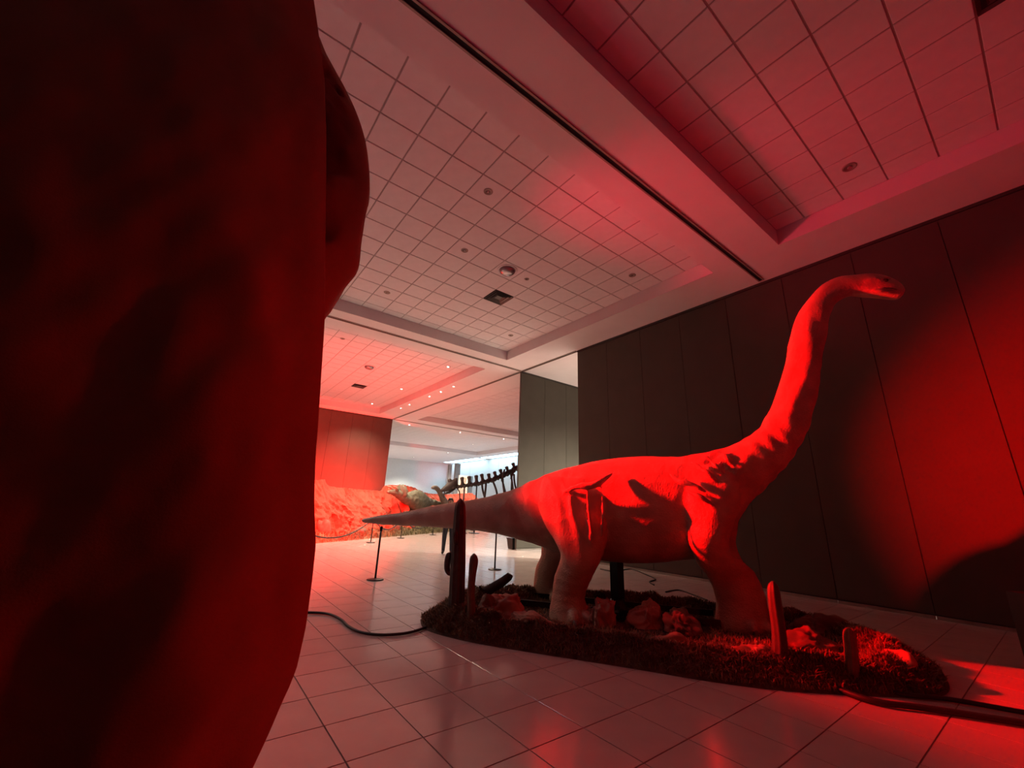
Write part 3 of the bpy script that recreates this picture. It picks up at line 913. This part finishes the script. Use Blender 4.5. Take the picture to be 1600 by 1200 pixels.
cable([Vector((-3.2, 9.2, .018)), Vector((-1.2, 8.2, .018)), Vector((0.3, 6.9, .018)), on_z(440, 958, .018), on_z(482, 957, .018), on_z(512, 959, .018), on_z(533, 968, .018), on_z(545, 979, .018), on_z(565, 988, .018), on_z(595, 992, .018), on_z(630, 990, .018), on_z(655, 984, .018), on_z(672, 977, .018), on_z(690, 970, .02)], 0.016, 'black cable curving over the tiles from the drape to the mound')
cable([on_z(938, 889, .012), on_z(962, 893, .012), on_z(985, 889, .012), on_z(1010, 898, .012), on_z(1024, 905, .012), on_z(1015, 909, .012), on_z(1022, 914, .012)], 0.014, 'thin dark cable wiggling on the floor behind the dinosaur belly')
cable([on_z(1040, 925, .012), on_z(1060, 922, .012), on_z(1085, 930, .012), on_z(1105, 938, .012)], 0.014, 'thin dark cable on the floor behind the front legs')
cable([on_z(1270, 1060, .03), on_z(1356, 1093, .03), on_z(1450, 1107, .03), on_z(1600, 1130, .03), on_z(1760, 1155, .03)], 0.024, 'thick black cable nearest the camera along the front right of the mound')
cable([on_z(1330, 1062, .025), on_z(1400, 1083, .025), on_z(1486, 1093, .025), on_z(1600, 1113, .025), on_z(1760, 1140, .025)], 0.019, 'second thick black cable running between mound and near cable at right')
# loudspeaker cut by the right edge
sp_ = empty('loudspeaker', on_z(1682, 1052, 0), 'black box loudspeaker cut off by the right picture edge', 'speaker', rotz=AR + 0.1)
MB().box(-0.25, 0.25, -0.22, 0.22, 0.03, 0.72).obj('cabinet', M_black, sp_)
MB().box(-0.22, 0.22, -0.235, -0.22, 0.07, 0.68).obj('grille', M_metal, sp_)
for a_ in (-1, 1):
    for b_ in (-1, 1): MB().lathe([(.025, 0), (.025, .03)], 10, (a_ * .2, b_ * .17, 0)).obj('foot', M_black, sp_)

# ------------------------------------------------------------------ barrier posts and ropes
def stanchion(p, label, h=0.98):
    o = empty('barrier_post', p, label, 'barrier post', 'black barrier posts')
    MB().lathe([(.16, 0), (.16, .012), (.14, .02), (.03, .03), (.02, .03)], 24).obj('base', M_metal, o, True)
    MB().lathe([(.019, .02), (.019, h - .06)], 12).obj('pole', M_metal, o, True)
    MB().lathe([(.026, h - .09), (.03, h - .06), (.03, h - .02), (.018, h), (.002, h + .004)], 14).obj('cap', M_metal, o, True)
    return o


stanchion(on_z(586, 906, 0), 'black barrier post standing under the dinosaur tail tip')
stanchion(on_z(773, 890, 0), 'black barrier post standing under the thick part of the tail')
far_posts = [on_z(579, 848, 0), on_z(626, 841, 0), on_z(676, 836, 0), on_z(738, 829, 0)]
labs = ['far thin barrier post just left of the tail-tip post', 'far thin barrier post in front of the rock display hedge', 'far barrier post in front of the horned dinosaur', 'far barrier post right of the standing person']
for p, l in zip(far_posts, labs): stanchion(p, l, 0.9)
left_post = on_z(440, 868, 0); stanchion(left_post, 'far barrier post behind the red drape', 0.9)


def rope(a, b, sag, label):
    pts = []
    for k in range(13):
        t = k / 12; p = a.lerp(b, t); p.z = 0.86 - sag * 4 * t * (1 - t); pts.append(p)
    o = MB().tube(pts, 0.022, 8).obj('barrier_rope', M_black, None, True)
    return tag(o, label, 'rope', 'barrier ropes')


rope(left_post, far_posts[0], 0.55, 'dark barrier rope sagging from the drape to the far thin post')
rope(far_posts[0], far_posts[1], 0.45, 'dark barrier rope between the two far posts by the hedge')
rope(far_posts[1], far_posts[2], 0.5, 'dark barrier rope below the horned dinosaur')
rope(far_posts[2], far_posts[3], 0.6, 'dark barrier rope passing behind the standing person')

# waste bin by the partition end
bn = empty('waste_bin', on_z(801.5, 858, 0), 'dark waste bin standing at the end of the partition', 'bin')
MB().loft([[(-.13, -.13, .01), (.13, -.13, .01), (.13, .13, .01), (-.13, .13, .01)], [(-.17, -.17, .36), (.17, -.17, .36), (.17, .17, .36), (-.17, .17, .36)]]).obj('bucket', M_black, bn)
MB().box(-.185, .185, -.185, .185, .355, .385).obj('rim', M_metal, bn)

# ------------------------------------------------------------------ far red rock display
FD = Vector((.83, .557, 0)).normalized(); FN = Vector((-FD.y, FD.x, 0)); F0 = Vector((4.01, 16.25, 0))


def disp(t, o, z=0.0): return F0 + FD * t + FN * o + Vector((0, 0, z))


def on_disp(x, y, o):
    d = pix(x, y); t = (F0.dot(FN) + o) / d.dot(FN); p = d * t
    return ((p - F0).dot(FD), H + p.z)


M_rockcloth = mat('rock_backdrop_cloth', (0.42, 0.05, 0.022), 0.8, var=0.2, scale=1.6)
tops = [(440, 757), (480, 752), (493, 750), (508, 749), (511, 759), (530, 762), (550, 764), (575, 766), (596, 767), (604, 758), (630, 758), (645, 762), (662, 770), (680, 772), (700, 773), (722, 771), (736, 771), (741, 774)]
tz = [on_disp(x, y, 2.3) for x, y in tops]
T_ = [a for a, _ in tz]; ZT = [b_ for _, b_ in tz]
bd = empty('rock_backdrop', disp(4, 2.0), 'long crumpled cloth rock backdrop glowing red at the back', 'backdrop')
bo = disp(4, 2.0)
vv, ff = [], []
NU, NV = 260, 44
for side in (0, 1):
    for i in range(NU + 1):
        t = T_[0] + (T_[-1] - T_[0]) * i / NU
        zt = float(np.interp(t, T_, ZT)) + 0.06 * mnoise.noise(Vector((t * 5, 1, 0)))
        for j in range(NV + 1):
            v = j / NV
            o_ = 0.55 + 1.75 * v ** 0.8
            dd = 0.35 * mnoise.noise(Vector((t * 0.9, v * 1.6, 2))) + 0.26 * (1 - 2 * abs(mnoise.noise(Vector((t * 1.6 + 0.6 * math.sin(v * 4), v * 1.7, 5))))) + 0.16 * (1 - 2 * abs(mnoise.noise(Vector((t * 3.4, v * 4.5, 9))))) + 0.10 * (1 - 2 * abs(mnoise.noise(Vector((t * 7.5, v * 9, 19)))))
            o_ -= dd * (0.25 + 0.75 * math.sin(PI * min(1, v * 1.05)))
            z = zt * v ** 1.15
            p = disp(t, o_ + (0.12 if side else 0), z) - bo
            vv.append(p)
n1_ = (NU + 1) * (NV + 1)
for i in range(NU):
    for j in range(NV):
        a = i * (NV + 1) + j
        ff.append((a, a + NV + 1, a + NV + 2, a + 1))
        ff.append((n1_ + a, n1_ + a + 1, n1_ + a + NV + 2, n1_ + a + NV + 1))
for i in range(NU):
    a = i * (NV + 1) + NV; ff.append((a, a + NV + 1, n1_ + a + NV + 1, n1_ + a))
for j in range(NV):
    for i in (0, NU):
        a = i * (NV + 1) + j; ff.append((a, a + 1, n1_ + a + 1, n1_ + a))
mesh_obj('cloth', vv, ff, M_rockcloth, bd)
# hedge-like edging with plants
he = empty('display_hedge', disp(4, 0.4), 'low brown green planted edging in front of the red rock backdrop', 'hedge')
ho = disp(4, 0.4)
vv, ff = [], []
nu, nvv = 160, 12
for i in range(nu + 1):
    t = -3.5 + 17.5 * i / nu
    for j in range(nvv + 1):
        u = j / nvv
        hh = 0.30 * math.sin(PI * min(1, u * 0.62 + 0.0)) ** 0.7 * (1 if 0 < u else 0)
        hh += 0.10 * mnoise.noise(Vector((t * 2.5, u * 3, 7))) * (u > 0)
        vv.append(disp(t, 1.25 * u, max(0.0, hh)) - ho)
for i in range(nu):
    for j in range(nvv):
        a = i * (nvv + 1) + j; ff.append((a, a + nvv + 1, a + nvv + 2, a + 1))
mesh_obj('bank', vv, ff, mat('bank_soil', (0.16, 0.115, 0.07), .95, var=.4, scale=6), he, True)


def on_hedge():
    t = rng.uniform(-3.4, 13.9); u = rng.random()
    hh = 0.28 * math.sin(PI * min(1, u * 0.62)) ** 0.7
    return disp(t, 1.25 * u, hh)


blades(14000, on_hedge, 'foliage', mat('hedge_grass', (0.16, 0.14, 0.07), .8, var=.5, scale=3), he, ho, .05, .16, .012, .9)
for k, (px_, o_, sz) in enumerate(((505, .75, (.35, .25, .5)), (530, .6, (.3, .2, .2)), (560, .6, (.35, .22, .22)), (607, .6, (.3, .2, .3)), (618, .55, (.25, .2, .4)), (640, .6, (.35, .2, .22)), (668, .6, (.4, .2, .25)))):
    t, _ = on_disp(px_, 835, o_)
    crumple('display_rock', disp(t, o_, .18), sz, 11 + k * 1.7, M_rockcloth if k % 2 else M_paper_d, ['tall brown rock in the hedge right beside the drape', 'small red rock in the hedge near the drape', 'flat dark rock in the hedge left of the tail tip', 'red rock in the hedge just right of the tail-tip post',
            'pale upright rock under the tail, left of the hedge post', 'flat reddish rock under the middle of the tail', 'dark long rock under the tail near the person'][k], 'rock', 'rocks in the display hedge', 0.6, sub=3)

# horned dinosaur -----------------------------------------------------
M_green = mat('grey_green_skin', (0.13, 0.13, 0.09), .7, var=.3, scale=5, bump=.3, bscale=30)
OD = 1.2


def dz(x, y, o=OD):
    t, z = on_disp(x, y, o); return t, z


hd = MB()
pairs = [((604, 767), (605, 771), .05), ((612, 766), (613, 773), .12), ((622, 765), (621, 778), .2), ((630, 769), (629, 784), .24), ((636, 772), (635, 789), .3), ((644, 767.5), (643, 796), .4), ((652, 765.5), (650, 799), .44), ((659, 769), (658, 797), .4),
         ((665, 775), (664, 794), .3), ((675, 780), (674, 790), .18), ((685, 783), (684, 789.5), .1), ((695, 788), (694, 791), .04)]
rings = []
cc = []
for tp, bt, wd in pairs:
    a = dz(*tp); b_ = dz(*bt); cc.append(((a[0] + b_[0]) / 2, (a[1] + b_[1]) / 2, (a[0] - b_[0]) / 2, (a[1] - b_[1]) / 2, wd))
cl = [[p.y for p in catmull([(i, c_[q], 0) for i, c_ in enumerate(cc)], 3)] for q in range(5)]
for t, z, vt, vz, wd in zip(*cl):
    rings.append([disp(t + vt * math.cos(2 * PI * k / 16), OD + wd * math.sin(2 * PI * k / 16), z + vz * math.cos(2 * PI * k / 16)) for k in range(16)])
hd.loft(rings)


def simple_leg(mb_, tx, o_, ztop, r, bend=0.12):
    mb_.tube([disp(tx, o_, ztop), disp(tx + bend, o_, ztop * .55 + .1), disp(tx - bend * .3, o_, .38), disp(tx - bend * .3, o_, .2), disp(tx - bend, o_, .14)], [r * 1.5, r * 1.15, r * .8, r * .95, r * .6], 10)


tb, _ = dz(653, 790); tf, _ = dz(631, 785)
for o_ in (OD - .26, OD + .26):
    simple_leg(hd, tb, o_, 1.15, .17, .15); simple_leg(hd, tf, o_, 1.05, .13, -.12)
hme = remeshed(hd, 'horned_body', .045, 2)
hbase = disp(dz(650, 790)[0], OD, .2)
for v in hme.vertices: v.co = v.co + v.normal * (0.05 * (0.5 - 1.5 * abs(mnoise.noise(v.co * 3.2))) + 0.025 * mnoise.noise(v.co * 8)) - hbase
hme.materials.append(M_green)
hroot = empty('horned_dinosaur', hbase, 'small grey-green horned dinosaur model in front of the red rock backdrop', 'dinosaur')
link_mesh('skin_body', hme, hroot)
tf_, zf_ = dz(624, 770)
frv = []
for k in range(17):
    a = -0.5 + (PI + 1.0) * k / 16
    frv.append((math.cos(a) * (.36 + .05 * (k % 2)), math.sin(a) * (.36 + .05 * (k % 2))))
fr = MB()
fr.loft([[disp(tf_ + .05 - .02, OD + c0, zf_ + c1) - hbase for c0, c1 in frv], [disp(tf_ + .11, OD + c0 * 1.12, zf_ + c1 * 1.12) - hbase for c0, c1 in frv], [disp(tf_ + .16, OD + c0, zf_ + c1) - hbase for c0, c1 in frv]])
fr.obj('neck_frill', M_green, hroot, True)
M_horn = mat('horn', (.35, .28, .2), .5)
for sd in (-1, 1):
    a = dz(618, 766.5)
    MB().tube([disp(a[0], OD + sd * .12, a[1]) - hbase, disp(a[0] - .25, OD + sd * .16, a[1] + .16) - hbase, disp(a[0] - .55, OD + sd * .17, a[1] + .2) - hbase], [.07, .05, .01], 8).obj('horn', M_horn, hroot, True)
a = dz(608, 767)
MB().tube([disp(a[0], OD, a[1]) - hbase, disp(a[0] - .06, OD, a[1] + .15) - hbase], [.04, .006], 8).obj('nose_horn', M_horn, hroot, True)

# small long-necked dinosaur ------------------------------------------
OS = 0.9
sm = MB()
M_grey = mat('grey_brown_skin', (0.24, 0.20, 0.17), .7, var=.25, scale=6)
path = [(675, 762.5, .07), (677.5, 761.8, .12), (681.5, 762.5, .135), (685, 766, .14), (688.5, 772, .15), (692, 779, .19), (696, 787, .25), (702, 794, .3), (712, 798, .33), (722, 798, .28), (732, 799, .15), (742, 801, .07), (752, 804, .02)]
P3 = [disp(dz(x, y, OS)[0], OS, dz(x, y, OS)[1]) for x, y, _ in path]
PP = catmull(P3, 3); RR = [p.y for p in catmull([(i, q[2], 0) for i, q in enumerate(path)], 3)]
sm.tube(PP, RR, 14)
tb, _ = dz(718, 798, OS); tf, _ = dz(704, 798, OS)
for o_ in (OS - .2, OS + .2):
    simple_leg(sm, tb, o_, .95, .13, .1); simple_leg(sm, tf, o_, .9, .11, -.08)
sme = remeshed(sm, 'small_body', .035, 1)
sbase = disp(tb, OS, .2)
for v in sme.vertices: v.co = v.co - sbase
sme.materials.append(M_grey)
sroot = empty('small_dinosaur', sbase, 'small grey dinosaur raising its neck behind the tail, left of the skeleton', 'dinosaur')
link_mesh('skin_body', sme, sroot)
for sd in (-1, 1):
    e = MB().lathe([(.001, -.02), (.016, -.01), (.016, .01), (.001, .02)], 8).obj('eye', M_eye, sroot, True)
    e.location = disp(dz(679.5, 761.5, OS)[0], OS + sd * .085, dz(679.5, 761.5, OS)[1]) - sbase

# ------------------------------------------------------------------ skeleton
M_bone = mat('dark_bone', (0.045, 0.033, 0.033), .6, var=.3, scale=8)
YS = 20.5
k_ = lambda x, y: (690 + x * 140 / 1527, 690 + y * 110 / 1200)
sk0 = on_y(*k_(600, 900), YS); sk0.z = 0
skel = empty('dinosaur_skeleton', sk0, 'dark mounted dinosaur skeleton with ribs before the bright white wall', 'skeleton')
vb = [(155, 790), (200, 780), (250, 775), (310, 765), (360, 757), (420, 748), (480, 740), (540, 730), (600, 722), (650, 715), (710, 695), (760, 680), (820, 665), (870, 650), (930, 625), (980, 605), (1030, 585), (1085, 560), (1140, 535), (1200, 500), (1250, 470), (1310, 440), (1370, 410), (1430, 380)]
for i, (x, y) in enumerate(vb):
    p = on_y(*k_(x, y), YS) - sk0
    q = (on_y(*k_(*vb[min(i + 1, len(vb) - 1)]), YS) - on_y(*k_(*vb[max(i - 1, 0)]), YS)).normalized()
    r = 0.10 + 0.09 * i / len(vb)
    vmb = MB(); vmb.tube([p - q * .10, p - q * .05, p + q * .05, p + q * .10], [r * 1.05, r * .75, r * .75, r * 1.05], 10)
    vo_ = vmb.obj('vertebra', M_bone, skel, True)
    if i % 2 == 0:
        hgt = 0.50 if i < 12 else 0.42
        upv = Vector((-q.z, 0, q.x)).normalized()
        MB().tube([p, p + upv * hgt * .5, p + upv * hgt * .9, p + upv * hgt], [.12, .085, .12, .07], 8).obj('neural_spine', M_bone, vo_, True)
        for sd in (-1, 1):
            MB().tube([p, p + Vector((0.02, sd * .22, -.02)), p + Vector((0.0, sd * .3, .06))], [.07, .045, .02], 8).obj('side_process', M_bone, vo_, True)
# skull
p = on_y(*k_(150, 745), YS) - sk0
MB().loft([[(p.x + x_ + dx * .0, p.y + wd * math.cos(2 * PI * k / 12), p.z + zz + hh * math.sin(2 * PI * k / 12)) for k in range(12)] for x_, wd, hh, zz, dx in ((.38, .12, .16, .10, 0), (.2, .2, .26, .08, 0), (0, .2, .28, 0, 0), (-.2, .15, .22, -.12, 0), (-.42, .1, .14, -.24, 0), (-.55, .06, .07, -.3, 0))]).obj('skull', M_bone, skel, True)
p2 = p + Vector((0, 0, -.3))
MB().tube([p2 + Vector((.3, 0, .15)), p2 + Vector((0, 0, -.05)), p2 + Vector((-.45, 0, -.22))], [.06, .07, .04], 8).obj('jaw', M_bone, skel, True)
ribs = [[(870, 680), (865, 760), (880, 860), (910, 960)], [(1010, 600), (1000, 700), (1015, 820), (1050, 920)], [(1170, 530), (1150, 640), (1150, 760), (1180, 870)], [(1050, 640), (1090, 720), (1115, 800), (1115, 900)], [(1240, 560), (1280, 640), (1310, 740), (1320, 820)],
        [(1330, 430), (1240, 470), (1180, 540), (1155, 640)], [(1070, 480), (1030, 540), (1010, 610), (1000, 680)], [(690, 690), (705, 780), (730, 880), (760, 990)], [(755, 690), (740, 780), (725, 880), (715, 990)]]
for i, rb in enumerate(ribs):
    dn = (-.35, -.35, -.35, .35, .35, -.2, -.2, .1, -.1)[i]
    pts = [on_y(*k_(x, y), YS) - sk0 + Vector((0, dn * math.sin(PI * (j / 3) * .7 + .1), 0)) for j, (x, y) in enumerate(rb)]
    MB().tube(catmull(pts, 5), 0.06, 8).obj('rib', M_bone, skel, True)
a = on_y(*k_(110, 740), YS) - sk0
for pts in ([(110, 740), (70, 800), (45, 880), (35, 960)], [(270, 800), (300, 850), (310, 920), (310, 990)]):
    MB().tube(catmull([on_y(*k_(x, y), YS) - sk0 for x, y in pts], 5), 0.035, 8).obj('cervical_rib', M_bone, skel, True)
for x, y in ((600, 730), (390, 760)):
    p = on_y(*k_(x, y), YS) - sk0
    MB().tube([p, Vector((p.x, p.y, 0.02))], .04, 8).obj('mount_post', M_metal, skel, True)
    MB().lathe([(.3, 0.0), (.3, .03), (.05, .05)], 20, (p.x, p.y, 0)).obj('mount_base', M_metal, skel)
p = on_y(*k_(1200, 500), YS) - sk0
MB().tube([p, Vector((p.x, p.y, 0.02))], .05, 8).obj('mount_post', M_metal, skel, True)
MB().lathe([(.3, 0.0), (.3, .03), (.05, .05)], 20, (p.x, p.y, 0)).obj('mount_base', M_metal, skel)

# poster board, doors and pillars of the deep room
pbp = on_y(723, 770, 28.0); pbp.z = 0
po = empty('poster_board', pbp, 'white poster board with a pale picture behind the skeleton neck', 'poster')
pt = on_y(723, 743, 28.0).z; pl = on_y(716, 760, 28.0).x - pbp.x; pr = on_y(730, 760, 28.0).x - pbp.x
MB().box(pl, pr, -.03, .03, 1.2, pt).obj('board', mat('poster_white', (.8, .78, .76), .6, emit=(1, .96, .92), estr=.0), po)
MB().box(pl + .12, pr - .12, -.036, -.031, 1.4, pt - .15).obj('print', mat('poster_print', (.66, .50, .44), .6, var=.35, scale=4), po)
for x_ in (pl + .05, pr - .05): MB().tube([(x_, 0.05, 1.3), (x_, .25, 0)], .03, 6).obj('easel_leg', M_metal, po)
M_pillar = mat('grey_pillar', (0.22, 0.21, 0.2), .7)
for k, (xa, xb, yt) in enumerate(((698, 702.5, 726), (708.5, 716, 724), (730.5, 736.5, 744))):
    a = on_y(xa, 770, 40.0); b_ = on_y(xb, 770, 40.0); t_ = on_y((xa + xb) / 2, yt, 40.0).z
    o = MB().box(a.x, b_.x, 39.9, 40.2, 0, t_).obj('pillar', M_pillar)
    tag(o, ['slim grey pillar standing left of the wide pillar behind the skeleton skull', 'wide grey pillar left of the poster board', 'short grey pillar right of the poster board'][k], 'pillar', 'grey pillars in the deep room')

# ------------------------------------------------------------------ standing person
pp = on_z(698, 866, 0)
person = empty('person', pp, 'person in dark clothes standing behind the tail, left of the tall cactus', 'person')
ang = math.radians(-29)
def body_skin():
    J = {'pelvis': (0, 0, .93, .13), 'waist': (0, 0, 1.06, .115), 'chest': (0, 0, 1.24, .135), 'neckb': (0, .0, 1.40, .075), 'neck': (0, -.01, 1.45, .05), 'head': (0, -.02, 1.52, .075), 'crown': (0, -.01, 1.60, .075)}
    E_ = [('pelvis', 'waist'), ('waist', 'chest'), ('chest', 'neckb'), ('neckb', 'neck'), ('neck', 'head'), ('head', 'crown')]
    for sd, nm in ((-1, 'l'), (1, 'r')):
        J['hip' + nm] = (sd * .09, 0, .86, .095); J['knee' + nm] = (sd * .115, -.02 if sd < 0 else .02, .47, .075); J['ank' + nm] = (sd * .12, .03, .09, .052); J['toe' + nm] = (sd * .14, -.12, .04, .04)
        E_ += [('pelvis', 'hip' + nm), ('hip' + nm, 'knee' + nm), ('knee' + nm, 'ank' + nm), ('ank' + nm, 'toe' + nm)]
        J['sh' + nm] = (sd * .17, 0, 1.36, .062); J['el' + nm] = (sd * .235, .03, 1.09, .042); J['wr' + nm] = (sd * .23, -.09, .87, .028); J['palm' + nm] = (sd * .225, -.12, .80, .034)
        E_ += [('chest', 'sh' + nm), ('sh' + nm, 'el' + nm), ('el' + nm, 'wr' + nm), ('wr' + nm, 'palm' + nm)]
        for q in range(4):
            J['f%d%s' % (q, nm)] = (sd * .225, -.155 + .022 * q, .735, .0095); J['g%d%s' % (q, nm)] = (sd * .21, -.155 + .022 * q, .70 - .008 * (q in (1, 2)), .008)
            E_ += [('palm' + nm, 'f%d%s' % (q, nm)), ('f%d%s' % (q, nm), 'g%d%s' % (q, nm))]
        J['t%s' % nm] = (sd * .20, -.165, .785, .011); J['u%s' % nm] = (sd * .19, -.175, .75, .009)
        E_ += [('palm' + nm, 't' + nm), ('t' + nm, 'u' + nm)]
    keys = list(J)
    me_ = bpy.data.meshes.new('person_raw')
    me_.from_pydata([J[k][:3] for k in keys], [(keys.index(a), keys.index(b_)) for a, b_ in E_], [])
    o = bpy.data.objects.new('person_raw', me_); C.objects.link(o)
    md = o.modifiers.new('k', 'SKIN'); md.use_smooth_shade = True
    for v, k in zip(me_.skin_vertices[0].data, keys):
        v.radius = (J[k][3], J[k][3] * (0.75 if k in ('pelvis', 'waist', 'chest') else 1)); v.use_root = (k == 'pelvis')
    sb = o.modifiers.new('s', 'SUBSURF'); sb.levels = 2; sb.render_levels = 2
    dg = bpy.context.evaluated_depsgraph_get()
    r = bpy.data.meshes.new_from_object(o.evaluated_get(dg))
    bpy.data.objects.remove(o); bpy.data.meshes.remove(me_)
    return r
bme = body_skin()
M_skinp = mat('person_skin', (.42, .26, .19), .6); M_shirt = mat('dark_shirt', (.03, .028, .035), .85, var=.2); M_jean = mat('dark_jeans', (.035, .04, .055), .85, var=.25); M_shoe = mat('black_shoe', (.01, .01, .01), .5)
for mt_ in (M_skinp, M_shirt, M_jean, M_shoe): bme.materials.append(mt_)
for pg in bme.polygons:
    z = pg.center.z; x = abs(pg.center.x)
    pg.use_smooth = True
    if z > 1.44: pg.material_index = 0
    elif x > .19 and .66 < z < .88: pg.material_index = 0
    elif z > .92 or (x > .185 and z >= .86): pg.material_index = 1
    elif z > .10: pg.material_index = 2
    else: pg.material_index = 3
bo_ = link_mesh('body', bme, person); bo_.rotation_euler = (0, 0, ang)
bm = bmesh.new(); bmesh.ops.create_uvsphere(bm, u_segments=20, v_segments=14, radius=1)
for v in bm.verts:
    n0 = mnoise.noise(v.co * 3)
    v.co = Vector((v.co.x * .092, v.co.y * .105 + .018, v.co.z * .112 + 1.565)) * 1.0
    if v.co.y < -.03 and v.co.z < 1.60: v.co.y = -.03
    v.co += Vector((0, 0, n0 * .006))
hm = bpy.data.meshes.new('hair'); bm.to_mesh(hm); bm.free(); hm.polygons.foreach_set('use_smooth', [True] * len(hm.polygons)); hm.materials.append(mat('dark_hair', (.012, .009, .008), .6))
ho_ = link_mesh('hair', hm, person); ho_.rotation_euler = (0, 0, ang)
fc = MB(); fc.loft([[(.018 * math.cos(a) * s_, -.098 - .0 * s_ - d_, 1.535 + zz + .012 * math.sin(a) * s_) for a in np.linspace(0, 2 * PI, 9)[:-1]] for s_, d_, zz in ((1.0, -.01, 0), (.8, .008, -.004), (.3, .02, -.01))])
n_o = fc.obj('nose', M_skinp, person, True); n_o.rotation_euler = (0, 0, ang)
for sd in (-1, 1):
    ea = MB().lathe([(.002, -.006), (.018, -.004), (.022, .004), (.008, .008)], 10).obj('ear', M_skinp, person, True)
    ea.rotation_euler = (0, PI / 2, ang); ea.location = Matrix.Rotation(ang, 3, 'Z') @ Vector((sd * .085, 0, 1.54))
    ey = MB().lathe([(.001, -.008), (.009, 0), (.001, .008)], 8).obj('eye', M_eye, person, True)
    ey.location = Matrix.Rotation(ang, 3, 'Z') @ Vector((sd * .03, -.088, 1.555))
mo_ = MB().box(-.022, .022, -.094, -.085, 1.497, 1.503).obj('mouth', mat('lips', (.3, .12, .1), .6), person); mo_.rotation_euler = (0, 0, ang)
